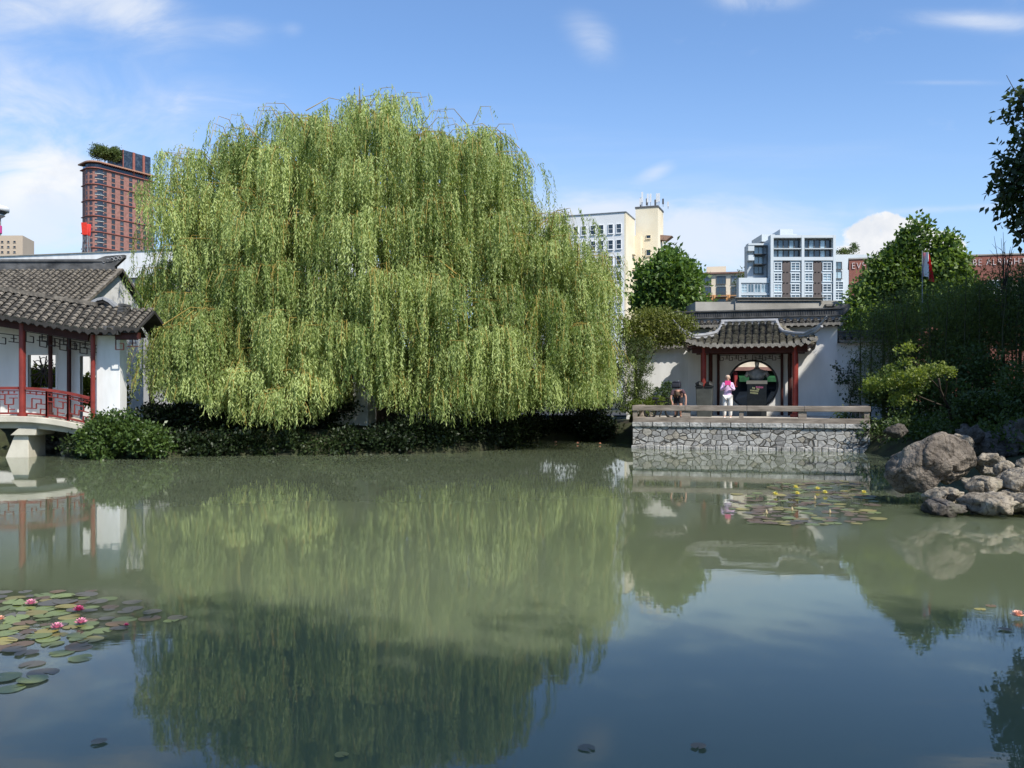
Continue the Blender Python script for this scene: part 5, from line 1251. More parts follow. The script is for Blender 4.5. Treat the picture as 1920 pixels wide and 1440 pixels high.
# bare twigs by the brick letters
D = 40
tb = T('bare_sapling', 'thin bare sapling standing against the sky right of the brick letters', 'sapling', (X(1880, D), D, 1))
mb = MB(); rr = random.Random(3)
for k in range(9):
    a = Vector((X(1880, D), D, Z(560, D))); e = Vector((X(1880+rr.uniform(-26, 20), D), D+rr.uniform(-.5, .5), Z(rr.uniform(420, 480), D)))
    mb.tube([a, a.lerp(e, .5)+Vector((rr.uniform(-.1, .1), 0, .1)), e], [.03, .02, .006], 5)
    for q in (.5, .65, .8): p = a.lerp(e, q); mb.tube([p, p+Vector((rr.uniform(-.35, .35), 0, rr.uniform(.15, .4)))], [.01, .004], 4)
mb.tube([(X(1880, D), D, .9), (X(1880, D), D, Z(555, D))], .04, 6)
mb.build('stem', m_trunk, tb)
# plants left of the terrace
D = 37.6
ol = [bl(1210, 600, D, 34, 22, .7), bl(1245, 605, D, 36, 24, .8), bl(1275, 615, D, 26, 20, .6), bl(1225, 630, D, 40, 18, .7), bl(1195, 625, D, 26, 22, .7), bl(1262, 632, D, 22, 14, .5), bl(1290, 600, D, 10, 8, .3)]
tree('bronze_maple', 'olive and bronze leaved tree leaning over the garden wall beside the willow', (X(1190, D), D, 1), ol, 9000, .12, .07, m_olive, trunk_mb((X(1185, D), D, .9), (X(1215, D), D, 4.4), .12, .05, [(.7, (X(1260, D), D, 4.8), .04)], .08, 12), 81, spread=.1)
D = 37
tree('garden_pine', 'dark green rounded garden pine in front of the left white wall', (X(1195, D), D, 1), [bl(1200, 655, D, 22, 20, .5), bl(1185, 690, D, 26, 22, .6), bl(1208, 690, D, 20, 16, .5), bl(1190, 725, D, 26, 20, .6), bl(1208, 735, D, 16, 16, .5), bl(1175, 660, D, 20, 24, .6), bl(1180, 750, D, 26, 16, .6)],
     9000, .13, .022, m_pine, trunk_mb((X(1192, D), D, .9), (X(1195, D), D, 4), .1, .04, [], .06, 13), 82, spread=.09, up=.8)
D = 36.8
tree('fern_shrub', 'yellow-green low shrub behind the left end of the terrace railing', (X(1215, D), D, 1), [bl(1215, 757, D, 26, 9, .4), bl(1232, 752, D, 14, 8, .3), bl(1195, 765, D, 24, 10, .4)], 2600, .12, .05, m_bright, None, 83, cat='shrub', spread=.06)
D = 37.2
tree('rose_bush', 'dark rose bush by the white wall left of the bending person', (X(1238, D), D, 1), [bl(1238, 742, D, 15, 14, .35), bl(1250, 727, D, 9, 8, .25), bl(1228, 752, D, 10, 10, .3), bl(1246, 755, D, 14, 10, .3)], 1500, .10, .07, m_rose, trunk_mb((X(1238, D), D, 1), (X(1240, D), D, 2.2), .03, .015, [], .04, 14), 84, cat='shrub', spread=.05)
rp = G.w((4.35, -1.2, FL-.1)); 
def gpx(px, py, y):   # local point of the terrace frame on a sight line
    wl = (G.c*0)
    # solve for local x with world ray
    k = (px-CX)/F; c, s_ = G.c, G.s     # world x = ox + x c - y s ; world y = oy + x s + y c
    x = (k*(G.o.y + y*c) - G.o.x + y*s_) / (c - k*s_)
    D = G.o.y + x*s_ + y*c
    return (x, y, Z(py, D))
def gbl(px, py, y, rx, ry, rd):
    p = gpx(px, py, y); return (p[0], p[1], p[2], rx*39/F, rd, ry*39/F)
p0 = gpx(1592, 770, -.7)
tree('climbing_rose', 'sparse dark climbing shrub against the shaded right white wall', (p0[0], p0[1], FL), [gbl(1578, 690, -.6, 10, 10, .2), gbl(1588, 705, -.6, 14, 10, .2), gbl(1604, 690, -.6, 10, 14, .2), gbl(1612, 672, -.6, 8, 10, .2), gbl(1596, 720, -.6, 20, 10, .25), gbl(1610, 725, -.6, 14, 14, .25), gbl(1572, 712, -.6, 8, 8, .2), gbl(1600, 745, -.7, 22, 12, .3)],
     900, .10, .065, m_rose, trunk_mb((p0[0], p0[1], FL-.1), (p0[0]+.2, p0[1], 3.4), .03, .012, [(.5, (p0[0]-.5, p0[1], 3.2), .015), (.6, (p0[0]+.6, p0[1], 3.6), .015)], .06, 15), 85, G, 'shrub', spread=.08)
# left bank
D = 29.2
tree('camellia_shrub', 'rounded glossy green shrub under the white end wall by the water', (X(215, D), D, .7), [bl(185, 816, D, 30, 26, .6), bl(212, 804, D, 30, 20, .6), bl(240, 812, D, 34, 24, .6), bl(166, 832, D, 20, 20, .4), bl(205, 838, D, 40, 18, .6), bl(262, 822, D, 34, 24, .6), bl(214, 782, D, 9, 9, .2), bl(186, 786, D, 6, 8, .15), bl(244, 786, D, 7, 8, .15), bl(290, 832, D, 30, 18, .5)],
     11000, .13, .08, m_shrub, None, 91, cat='shrub', spread=.11, rough=.5, k=2.4)
gcb = []; rr = random.Random(5)
for i in range(44):
    x_g = -14.6+i*.27; y_g = float(np.interp(x_g, [-14.6, -12.9, -11.4, -8.4, -4.6, -2.2], [29.6, 29.5, 30.5, 31.2, 31.5, 32.4]))+rr.uniform(-.1, .5); gcb.append((x_g, y_g, .12+rr.uniform(-.1, .42), .5, .55, rr.uniform(.25, .42)))
bpts = [(-4.6, 31.3), (-2.2, 32.2), (-.5, 34), (.1, 38), (1.2, 40.2), (3.2, 40.6), (4.6, 38.4)]
for a, b in zip(bpts[:-1], bpts[1:]):
    n_ = max(2, int(math.dist(a, b)/.28))
    for k in range(n_): gcb.append((a[0]+(b[0]-a[0])*k/n_-.1+rr.uniform(-.15, .1), a[1]+(b[1]-a[1])*k/n_+.2+rr.uniform(-.1, .5), .25+rr.uniform(0, .6), .5, .5, .45))
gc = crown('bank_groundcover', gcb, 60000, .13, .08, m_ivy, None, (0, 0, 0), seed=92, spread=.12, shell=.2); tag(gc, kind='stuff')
bkb = []
for i in range(26): bkb.append((13.2+rr.uniform(-.3, 1.8), 22+i*.5, .75+rr.uniform(0, .5), .6, .6, .45))
for i in range(14): bkb.append((11.8+rr.uniform(0, 2), 15+i*.6, .8+rr.uniform(0, .5), .6, .6, .45))
gc = crown('right_bank_groundcover', bkb, 14000, .12, .07, m_darkleaf, None, (0, 0, 0), seed=93, spread=.12, shell=.2); tag(gc, kind='stuff')
for i, (x, y, h) in enumerate(((-12.2, 31.9, 1.1), (-10.4, 32.4, 1.2), (-8.6, 32.8, 1.3), (-6.8, 33.0, 1.2))):
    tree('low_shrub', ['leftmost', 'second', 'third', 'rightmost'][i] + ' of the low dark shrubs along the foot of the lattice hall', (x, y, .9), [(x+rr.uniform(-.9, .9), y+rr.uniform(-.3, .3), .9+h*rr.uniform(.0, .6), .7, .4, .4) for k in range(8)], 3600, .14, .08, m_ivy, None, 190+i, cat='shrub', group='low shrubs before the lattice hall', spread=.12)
for i, (x, y, h) in enumerate(((-5.0, 41.5, 3.6), (-2.6, 42.5, 4.2), (-.2, 43.2, 3.8), (2.0, 43.0, 4.4), (4.2, 42.0, 3.6))):
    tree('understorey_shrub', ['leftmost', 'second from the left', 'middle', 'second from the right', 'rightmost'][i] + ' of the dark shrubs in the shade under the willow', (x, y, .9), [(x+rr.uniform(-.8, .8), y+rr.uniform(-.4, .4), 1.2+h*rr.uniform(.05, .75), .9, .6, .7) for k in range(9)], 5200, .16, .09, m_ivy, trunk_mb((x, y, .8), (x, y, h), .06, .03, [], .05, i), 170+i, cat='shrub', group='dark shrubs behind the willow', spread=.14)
tree('yellow_bush', 'yellow-green bush catching sun behind the white gable', (X(285, 46), 46, 1), [bl(285, 552, 46, 26, 16, .8), bl(262, 548, 46, 14, 10, .5), bl(310, 560, 46, 24, 14, .7)], 3200, .18, .1, m_yel, trunk_mb((X(285, 46), 46, 1), (X(285, 46), 46, 7), .1, .05, [], .08, 4), 94, spread=.12)
tree('leafy_bush', 'sunlit bush seen through the lattice windows behind the gallery wall', (-16.4, 32.6, .8), [(-16.5, 32.2, 2.4, 1.0, .4, .55), (-17.2, 32.3, 2.7, .6, .4, .4), (-19.2, 32.2, 2.4, .9, .4, .6), (-14.6, 32.4, 2.0, .5, .4, .8), (-15.6, 32.5, 2.3, .5, .4, .6)], 9000, .14, .08, m_yel, None, 95, cat='shrub', spread=.1)
# ================================================================= rocks
m_rock = mat('brown_grey_rock', (.135, .112, .094), .95, .45, 1.5, col2=(.30, .255, .208), bump=1.0, bscale=9, bdist=.08)
m_rock2 = mat('pale_limestone', (.24, .205, .16), .95, .45, 2.4, col2=(.44, .385, .305), bump=1.0, bscale=10, bdist=.08)
m_rock3 = mat('wet_and_shaded_rock', (.07, .062, .056), .9, .4, 2.0, col2=(.15, .135, .12), bump=1.0, bscale=9, bdist=.06)  # for the wet rock and for rocks out of the sun, shade in the colour
for m_ in (m_rock, m_rock2, m_rock3):
    nt_ = m_.node_tree; p_ = next(n for n in nt_.nodes if n.type == 'BSDF_PRINCIPLED'); c_ = p_.inputs['Base Color'].links[0].from_socket
    vo = nt_.nodes.new('ShaderNodeTexVoronoi'); vo.feature = 'DISTANCE_TO_EDGE'; vo.inputs['Scale'].default_value = 2.6
    tcv = nt_.nodes.new('ShaderNodeTexCoord'); nv_ = _noise(nt_, 3, 4); mv = _mix(nt_, tcv.outputs['Object'], nv_.outputs['Color'], .22, 'LINEAR_LIGHT'); nt_.links.new(mv, vo.inputs['Vector'])
    ck = _ramp(nt_, vo.outputs['Distance'], [(.0, (.28, .26, .24)), (.05, (1, 1, 1))]); pit = _ramp(nt_, _noise(nt_, 13, 5).outputs['Fac'], [(.34, (.35, .33, .3)), (.45, (1, 1, 1))])
    c_ = _mix(nt_, _mix(nt_, c_, ck.outputs[0], .75, 'MULTIPLY'), pit.outputs[0], .8, 'MULTIPLY')
    mo = _ramp(nt_, _noise(nt_, 1.7, 5).outputs['Fac'], [(.58, (0, 0, 0)), (.70, (1, 1, 1))]); c_ = _mix(nt_, c_, (.06, .07, .025), _math(nt_, 'MULTIPLY', mo.outputs[0], .45))
    ge = nt_.nodes.new('ShaderNodeNewGeometry'); sx = nt_.nodes.new('ShaderNodeSeparateXYZ'); nt_.links.new(ge.outputs['Position'], sx.inputs[0])
    wt_ = _ramp(nt_, _math(nt_, 'ADD', sx.outputs[2], _math(nt_, 'MULTIPLY', nv_.outputs['Fac'], .12)), [(.10, (.32, .31, .26)), (.20, (1, 1, 1))])
    nt_.links.new(_mix(nt_, c_, wt_.outputs[0], 1, 'MULTIPLY'), p_.inputs['Base Color'])
def prx(pts, D): return [(X(a, D), Z(b, D)) for a, b in pts]
D = 17.2
o = prx([(1668, 905), (1671, 882), (1683, 876), (1693, 862), (1699, 838), (1706, 830), (1735, 822), (1758, 812), (1772, 812), (1795, 822), (1812, 838), (1830, 858), (1842, 872), (1838, 892), (1815, 898), (1790, 903), (1760, 905), (1738, 915), (1712, 924), (1690, 922), (1676, 915)], D)
rock('boulder', o, X(1755, D), Z(866, D), D+.2, .72, m_rock, 'big brown-grey boulder, the largest rock, overhanging the water', seed=1, amp=.07, res=130, holes=.35)
D = 17.8
o = prx([(1784, 822), (1788, 815), (1806, 817), (1826, 825), (1828, 842), (1822, 850), (1800, 838)], D)
rock('rock', o, X(1808, D), Z(832, D), D+.1, .2, m_rock2, 'small flat pale slab leaning on the back of the big boulder', seed=2, amp=.02, res=32)
def quick(px, py, D, w, h, material, label, seed, depth=None, flat=0, amp=.09, group='rocks along the right bank'):
    ww, hh = w*D/F, h*D/F; x, z = X(px, D), Z(py, D)
    rock('rock', [(x+a, z+b) for a, b in lump(ww, hh, seed, 11, flat)], x, z, D, depth or ww*.42, material, label, seed=seed, amp=amp, res=70, group=group, holes=1.0)
quick(1855, 872, 17.5, 60, 44, m_rock2, 'pale rock just right of the big boulder, sunlit on top', 11)
quick(1880, 880, 16.9, 46, 40, m_rock2, 'rounded rock with dark hollow right of the big boulder', 12)
quick(1840, 912, 16.6, 90, 34, m_rock2, 'pale layered ledge under the boulder', 13, .5)
quick(1770, 930, 16.5, 90, 20, m_rock2, 'thin pale ledge at the waterline below the boulder', 14, .5)
quick(1760, 950, 15.9, 110, 22, m_rock3, 'low dark wet rock lowest in front of the boulder', 15, .5)
quick(1860, 945, 15.8, 120, 34, m_rock2, 'wide flat rock at the water right below the ledge', 16, .7)
quick(1905, 905, 16.4, 70, 50, m_rock2, 'pale flat-topped rock at the right edge', 17, .6)
quick(1930, 945, 15.7, 70, 44, m_rock2, 'rock cut by the right edge near the water', 18, .6)
quick(1915, 872, 17.5, 26, 26, m_rock2, 'small round pale rock at the right edge', 19)
quick(1895, 930, 16.2, 40, 26, m_rock2, 'small tilted rock between the flat rocks', 29)
quick(1815, 820, 21, 44, 60, m_rock3, 'pointed dark rock standing behind the boulder', 20)
quick(1870, 835, 21.5, 110, 50, m_rock3, 'broad shaded rock mass behind the boulder', 21, 1.0)
quick(1915, 815, 21, 60, 60, m_rock3, 'shaded rock at the right edge above the others', 22, .8)
quick(1680, 810, 28.5, 50, 24, m_rock3, 'small grey shaded rock by the water beyond the boulder', 23)
quick(138, 838, 31.4, 46, 34, m_stone, 'tan stone at the water below the left shrub', 26, None, 0, .04, 'stones below the left shrub')
quick(126, 850, 31.0, 24, 16, m_stone, 'smallest tan stone at the waterline beside the bridge pier', 27, None, 0, .03, 'stones below the left shrub')
quick(150, 822, 31.8, 26, 22, m_stone, 'upper tan stone tucked under the left shrub', 28, None, 0, .03, 'stones below the left shrub')
quick(100, 838, 33.4, 90, 40, m_rock3, 'dark bank stone in the shade under the covered bridge', 30, .8, 0, .05, 'stones below the left shrub')
p_ = gpx(1600, 752, -4.0)
# ================================================================= water lilies
def padmat(name, a, b): return mat(name, a, .38, .25, 9, col2=b, spec=.5, rnd=.25)
PM = {'green': padmat('green_pad', (.125, .165, .04), (.20, .23, .07)), 'yellow': padmat('yellow_pad', (.30, .23, .05), (.24, .22, .06)), 'brown': padmat('brown_pad', (.17, .085, .035), (.12, .09, .04)), 'purple': padmat('purple_pad', (.10, .075, .07), (.12, .115, .065))}
def pad_mesh(seed, curl=0):
    rr = random.Random(seed); mb = MB(); n = 26; vs = [(0, 0, .012)]
    for ringr, zz in ((.55, .012), (1.0, .010)):
        for i in range(n+1):
            t = .16 + (2*math.pi-.32)*i/n
            q = ringr*(1+.04*math.sin(3*t+seed)+.02*rr.uniform(-1, 1)); z = zz+(.02*math.sin(2*t+seed)*.5 if ringr == 1 else 0) + (curl*max(0, math.cos(t-1.2*seed))**3 if ringr == 1 else 0)
            vs.append((q*math.cos(t), q*math.sin(t), max(z, .006)))
    m = n+1; fs = [(0, 1+i, 2+i) for i in range(n)] + [(1+i, 1+m+i, 2+m+i, 2+i) for i in range(n)]
    mb.add(vs, fs); return mb.mesh('lily_pad')
PMESH = [pad_mesh(k, .0 if k < 5 else .12) for k in range(8)]
_pm = {}
def pad(px, py, r, kind, label, group, k=None):
    D = CZ*F/(py-HY); k = random.randrange(8) if k is None else k
    if (k, kind) not in _pm:
        me = PMESH[k].copy(); me.materials.append(PM[kind]); _pm[(k, kind)] = me; me.polygons.foreach_set('use_smooth', [True]*len(me.polygons))
    o = bpy.data.objects.new('lily_pad', _pm[(k, kind)]); COL.objects.link(o)
    o.location = (X(px, D), D, .002+random.random()*.012); s = r*random.uniform(.85, 1.15); o.scale = (s, s, s*.8); o.rotation_euler = (random.uniform(-.03, .03), random.uniform(-.03, .03), random.random()*6.28)
    tag(o, label, 'lily pad', group)
GL, GR = 'lily pads at the lower left', 'lily pads in front of the terrace'
LAB = {(0, 'green'): 'olive green lily pad among the pink flowers at lower left', (0, 'yellow'): 'yellowing lily pad among the pink flowers at lower left', (0, 'brown'): 'rusty brown lily pad among the pink flowers at lower left', (0, 'purple'): 'dark purplish lily pad around the pink flowers at lower left',
       (1, 'green'): 'green lily pad in the patch with yellow flowers before the terrace', (1, 'yellow'): 'yellow lily pad in the patch with yellow flowers before the terrace', (1, 'brown'): 'reddish brown lily pad in the patch with yellow flowers before the terrace', (1, 'purple'): 'dark lily pad in the patch with yellow flowers before the terrace'}
rl_ = random.Random(21); placed = []
def try_pad(px, py, r, kind, side, sep=.8):
    D = CZ*F/(py-HY); x = X(px, D)
    for (a, b, q) in placed:
        if (a-x)**2+(b-D)**2 < ((q+r)*sep)**2: return False
    placed.append((x, D, r)); pad(px, py, r, kind, LAB[(side, kind)], GL if side == 0 else GR); return True
for px, py, kind in ((28, 1220, 'purple'), (50, 1226, 'purple'), (42, 1208, 'brown'), (8, 1216, 'brown'), (80, 1262, 'purple'), (60, 1277, 'green'), (20, 1292, 'green'), (12, 1272, 'green'), (60, 1246, 'purple'), (115, 1225, 'green'), (148, 1215, 'brown'), (150, 1236, 'green'), (98, 1208, 'green'), (88, 1185, 'yellow'), (30, 1160, 'green'), (65, 1150, 'yellow'), (10, 1190, 'green'),
                     (170, 1200, 'yellow'), (130, 1168, 'green'), (150, 1192, 'green'), (190, 1196, 'purple'), (110, 1150, 'green'), (130, 1158, 'yellow'), (30, 1122, 'yellow'), (80, 1122, 'brown'), (122, 1130, 'purple'), (20, 1140, 'green'), (48, 1133, 'green'), (95, 1133, 'purple'), (5, 1205, 'yellow'), (100, 1228, 'green')):
    try_pad(px, py, .105, kind, 0, .62)
for k in range(900):
    if len(placed) > 92: break
    py = rl_.uniform(1108, 1215); t = (py-1105)/110
    px = rl_.uniform(-30, 150+230*math.exp(-((py-1152)/26)**2)*rl_.random()+20)
    try_pad(px, py, rl_.uniform(.06, .115), rl_.choice(['green', 'green', 'green', 'yellow', 'brown', 'purple', 'purple'] if px < 170 else ['purple', 'purple', 'brown', 'green']), 0, .7)
nl = len(placed)
for k in range(2600):
    if len(placed)-nl > 185: break
    py = rl_.uniform(903, 985); 
    if py < 925: px = rl_.uniform(1440, 1620)
    elif py < 962: px = rl_.uniform(1365, 1640)
    else: px = rl_.uniform(1405, 1650)
    dens = math.exp(-((px-1480)/110)**2)+.35*math.exp(-((px-1600)/60)**2)
    if rl_.random() > dens: continue
    try_pad(px, py, rl_.uniform(.08, .15), rl_.choice(['green', 'brown', 'brown', 'brown', 'yellow', 'purple', 'green']), 1, .5)
print('pads', nl, len(placed)-nl)
m_petal = mat('pink_petal', (.72, .16, .32), .5, .25, 8, col2=(.85, .45, .55)); m_petal2 = mat('deep_pink_petal', (.62, .04, .17), .5, .25, 8, col2=(.75, .15, .30))
m_petaly = mat('yellow_petal', (.80, .68, .12), .5, .1, 8, col2=(.85, .78, .3)); m_peach = mat('peach_petal', (.85, .42, .30), .5, .15, 8, col2=(.88, .55, .42)); m_stam = mat('stamen', (.75, .45, .04), .6, .2)
def flower(px, py, r, m, label, group=None, h=1.0, lift=.02):
    D = CZ*F/(py-HY); x = X(px, D); t = T('water_lily', label, 'water lily', (x, D, 0), W, group)
    for rg, (n, el, ln, wd_) in enumerate(((10, .25, 1.0, .34), (9, .7, .92, .32), (7, 1.1, .75, .28))):
        mb = MB()
        for i in range(n):
            a = 2*math.pi*(i+rg*.5)/n+random.uniform(-.1, .1); c, s_ = math.cos(a), math.sin(a); e = el*h
            def P(f, sd, up=0): return (x+c*f*math.cos(e)*r-s_*sd*r, D+s_*f*math.cos(e)*r+c*sd*r, lift+f*math.sin(e)*r*1.0+up*r)
            mb.add([P(.05, 0), P(.45, wd_*.5, .05), P(.8, wd_*.36, .08), P(ln, 0, .1), P(.8, -wd_*.36, .08), P(.45, -wd_*.5, .05), P(.5, 0, -.03)], [(0, 1, 6), (1, 2, 6), (2, 3, 6), (3, 4, 6), (4, 5, 6), (5, 0, 6)])
        mb.build('petals', m, t, smooth=True)
    mb = MB(); mb.lathe([(.16*r, lift+.2*r), (.2*r, lift+.45*r), (.1*r, lift+.55*r)], (x, D, 0), 8); mb.build('stamens', m_stam, t)
for px, py, r, m, lab in ((58, 1137, .068, m_petal, 'pink water lily farthest left and highest of the lower left flowers'), (148, 1149, .066, m_petal2, 'deepest pink water lily, upper right of the lower left flowers'), (107, 1182, .066, m_petal, 'pale pink water lily nearest the viewer at lower left'), (152, 1173, .066, m_petal, 'pink water lily with white outer petals just below the deepest pink one'), (237, 1177, .03, m_petal2, 'small dark red lily bud standing off from the pads'), (1, 1166, .05, m_peach, 'pale flower cut by the left edge among the pads')):
    flower(px, py, r, m, lab, 'pink water lilies')
flower(1909, 1160, .075, m_peach, 'peach water lily alone at the right edge of the pond')
for px, py, lab in ((1454, 931, 'yellow water lily farthest left in the terrace patch'), (1492, 918, 'yellow water lily highest in the terrace patch'), (1495, 930, 'yellow water lily just below the highest one'), (1533, 921, 'pale yellow water lily at the middle of the terrace patch'), (1547, 928, 'bright yellow water lily right of the pale one'), (1620, 928, 'yellow water lily apart at the right end of the terrace patch')):
    flower(px, py, .085, m_petaly, lab, 'yellow water lilies', 1.2, .03)
m_bud = mat('pale_bud', (.45, .36, .20), .6, .2, 8)
for px, py in ((1437, 968), (1485, 962), (1556, 967), (1528, 940)):
    D = CZ*F/(py-HY); x = X(px, D); mb = MB(); mb.lathe([(.008, -.05), (.008, .03), (.022, .05), (.025, .07), (.005, .12)], (x, D, 0), 8)
    tag(mb.build('lily_bud', m_bud, None, (x, D, 0)), 'closed pale bud standing above the pads of the terrace patch', 'bud', 'lily buds in the terrace patch')
for px, py in ((1838, 1143), (1858, 1137), (1884, 1182), (1310, 1402), (640, 1418), (1100, 1404), (185, 1393)):
    D = CZ*F/(py-HY); pad(px, py, .06 if px > 1800 else .05, 'yellow' if px in (1838, 640) else 'purple' if px in (1884, 185, 1100) else 'brown', {1838: 'yellow leaf floating left of the peach lily', 1858: 'brown leaf floating just behind the yellow one near the peach lily', 1884: 'small dark leaf floating below the peach lily', 1310: 'tiny brown leaf floating alone on the blue water', 640: 'tiny pale leaf floating in the willow reflection', 1100: 'dark patch of leaf floating near the bottom of the picture', 185: 'tiny dark leaf floating at the bottom left'}[px], 'single leaves floating on the pond')
for i, (px, py) in enumerate(((1042, 831), (1083, 833), (1125, 834))):
    flower(px, py, .08, m_peach, ['faint pink flower left of two in the inlet beside the terrace', 'faint pink flower between two others in the inlet beside the terrace', 'faint pink flower nearest the terrace in the inlet'][i], 'flowers in the inlet', 1.1, .03)
# ================================================================= flag
D = 46
fl = T('flag', 'limp red and white flag hanging on a pole among the trees', 'flag', (X(1732, D), D, 1))
mb = MB(); mb.tube([(X(1729.5, D), D, 1), (X(1729.5, D), D, Z(470, D))], .03, 8); mb.build('pole', m_steel, fl)
def cloth(mb, c0, c1, mi):
    mb.mi = mi; nx, nz = 6, 14; vs = []
    for i in range(nx+1):
        u = c0+(c1-c0)*i/nx
        for j in range(nz+1):
            v = j/nz; px = 1731+u*(12+6*v); z = Z(472+v*44+u*10*(.4+v), D)
            vs.append((X(px, D), D-.05+.16*math.sin(u*9+v*1.5), z))
    m = nz+1; mb.add(vs, [(i*m+j, i*m+j+1, (i+1)*m+j+1, (i+1)*m+j) for i in range(nx) for j in range(nz)])
m_fr, m_fw = mat('flag_red', (.55, .03, .03), .8, .1), mat('flag_white', (.75, .74, .72), .8, .05)
mb = MB(); cloth(mb, 0, .1, 0); cloth(mb, .1, .62, 1); cloth(mb, .62, 1, 0); o = mb.build('cloth', [m_fr, m_fw], fl, smooth=True)
mb = MB(); lf = [(0, -.5), (.07, -.18), (.42, -.24), (.32, -.1), (.5, .1), (.36, .12), (.3, .26), (.14, .12), (.18, .4), (.07, .34), (0, .52)]; lf = lf + [(-a, b) for a, b in reversed(lf[1:-1])]
mb.slab([(X(1736, D)+a*.09, Z(494, D)+b*.18) for a, b in lf], D-.26, D-.24); mb.build('leaf_emblem', m_fr, o)
# ================================================================= people
m_skin = mat('skin', (.50, .29, .21), .55, .08, 6, spec=.4); m_skin2 = mat('tanned_skin', (.36, .19, .13), .55, .08, 6, spec=.4)
def fingers(J, E, wi, dirv, palm_n, side, ln=.085):
    """palm and five unequal bent fingers grown from joint wi"""
    w = Vector(J[wi][:3]); d = Vector(dirv).normalized(); n = Vector(palm_n).normalized(); a = d.cross(n).normalized()*side
    pi = len(J); p = w + d*.055; J.append((*p, (.034, .018))); E.append((wi, pi))
    for k, (off, l) in enumerate(((-.03, .8), (-.01, 1.0), (.01, .95), (.03, .75))):
        b = p + d*.035 + a*off; J.append((*b, .0095)); q1 = b + d*ln*.45*l + n*.012; J.append((*q1, .0085)); q2 = q1 + d*ln*.3*l + n*.035; J.append((*q2, .007))
        i = len(J)-3; E += [(pi, i), (i, i+1), (i+1, i+2)]
    t1 = w + d*.03 - a*.04; t2 = t1 + d*.035 - a*.015 + n*.02; J.append((*t1, .012)); J.append((*t2, .009)); i = len(J)-2; E += [(wi, i), (i, i+1)]
def face(t, c, fwd, up, m, s=1.0, hairm=None):
    """eyes, nose, mouth and ears of a head centred at c"""
    f = Vector(fwd).normalized(); u = Vector(up); u = (u-f*u.dot(f)).normalized(); r = f.cross(u)
    mb = MB(); nb = c+f*.088*s+u*.015*s; mb.add([nb+u*.025*s, nb-u*.03*s-r*.016*s, nb-u*.03*s+r*.016*s, nb-u*.022*s+f*.028*s], [(0, 1, 3), (0, 3, 2), (1, 2, 3)]); mb.build('nose', m, t)
    for sg in (-1, 1):
        mb = MB(); e = c+f*.086*s+r*sg*.032*s+u*.022*s; mb.lathe([(.002, -.008), (.011, 0), (.002, .008)], e, 8); mb.build('eye', m_eye, t)
        mb = MB(); mb.tube([c+r*sg*.083*s+u*.03*s, c+r*sg*.094*s+u*.005*s, c+r*sg*.084*s-u*.028*s], [.012, .016, .009], 6); mb.build('ear', m, t)
    mb = MB(); p = c+f*.085*s-u*.045*s; mb.tube([p-r*.024*s, p+f*.006, p+r*.024*s], [.004, .007, .004], 6); mb.build('mouth', m_lip, t)
m_eye = mat('eye', (.03, .025, .02), .3, .1); m_lip = mat('lip', (.42, .15, .13), .5, .1)
# woman with the pink camera
wl = gpx(1364.5, 784, -6.15); wx0, wy0 = wl[0], wl[1]
wp = T('person', 'person in lilac blouse and white trousers holding up something pink at the railing', 'person', (wx0, wy0, FL), G)
def jj(l): return [(wx0+a[0], wy0+a[1], FL+a[2], a[3]) for a in l]
J = jj([(0, 0, .93, (.15, .11)), (0, 0, 1.1, (.125, .09)), (0, .01, 1.28, (.15, .10)), (0, .0, 1.41, (.07, .06)), (0, -.02, 1.47, .052), (0, -.035, 1.56, (.078, .092)), (0, -.03, 1.625, (.066, .075)),
        (-.17, .01, 1.36, .058), (-.25, -.06, 1.12, .044), (-.06, -.27, 1.27, .03), (.17, .01, 1.36, .058), (.24, -.07, 1.12, .044), (.09, -.27, 1.27, .03),
        (-.09, 0, .86, .10), (-.115, -.01, .48, .066), (-.125, .02, .09, .045), (-.13, -.13, .04, .036), (.09, 0, .86, .10), (.105, -.03, .48, .066), (.10, .0, .09, .045), (.11, -.15, .04, .036)])
E = [(0, 1), (1, 2), (2, 3), (3, 4), (4, 5), (5, 6), (2, 7), (7, 8), (8, 9), (2, 10), (10, 11), (11, 12), (0, 13), (13, 14), (14, 15), (15, 16), (0, 17), (17, 18), (18, 19), (19, 20)]
Jb = list(J); Eb = list(E); fingers(Jb, Eb, 9, (.3, -.1, .9), (.9, .2, -.2), 1); fingers(Jb, Eb, 12, (-.2, -.1, .9), (-.9, .2, -.2), -1)
skinned('body', Jb, Eb, m_skin, wp, sub=1)
hc_ = Vector((wx0, wy0-.035, FL+1.575)); face(wp, hc_, (0, -1, -.1), (0, 0, 1), m_skin)
sj = [(a[0], a[1], a[2], (tuple(q+.022 for q in a[3]) if isinstance(a[3], tuple) else a[3]+.02)) for a in J]
b_ = jj([(0, 0, .80, (.185, .14))])[0]
skinned('blouse', [b_, sj[0], sj[1], sj[2], J[3][:3]+((.075, .07),), sj[7], sj[8], J[9][:3]+(.038,), sj[10], sj[11], J[12][:3]+(.038,)], [(0, 1), (1, 2), (2, 3), (3, 4), (3, 5), (5, 6), (6, 7), (3, 8), (8, 9), (9, 10)], mat('lilac_blouse', (.62, .42, .66), .85, .12, 5, col2=(.72, .52, .72)), wp, root=0)
skinned('trousers', [jj([(0, 0, .92, (.16, .12))])[0], *[J[i][:3]+(J[i][3]+.02,) for i in (13, 14)], J[15][:3]+(.062,), *[J[i][:3]+(J[i][3]+.02,) for i in (17, 18)], J[19][:3]+(.062,)], [(0, 1), (1, 2), (2, 3), (0, 4), (4, 5), (5, 6)], mat('white_trousers', (.76, .74, .70), .85, .05, 4), wp)
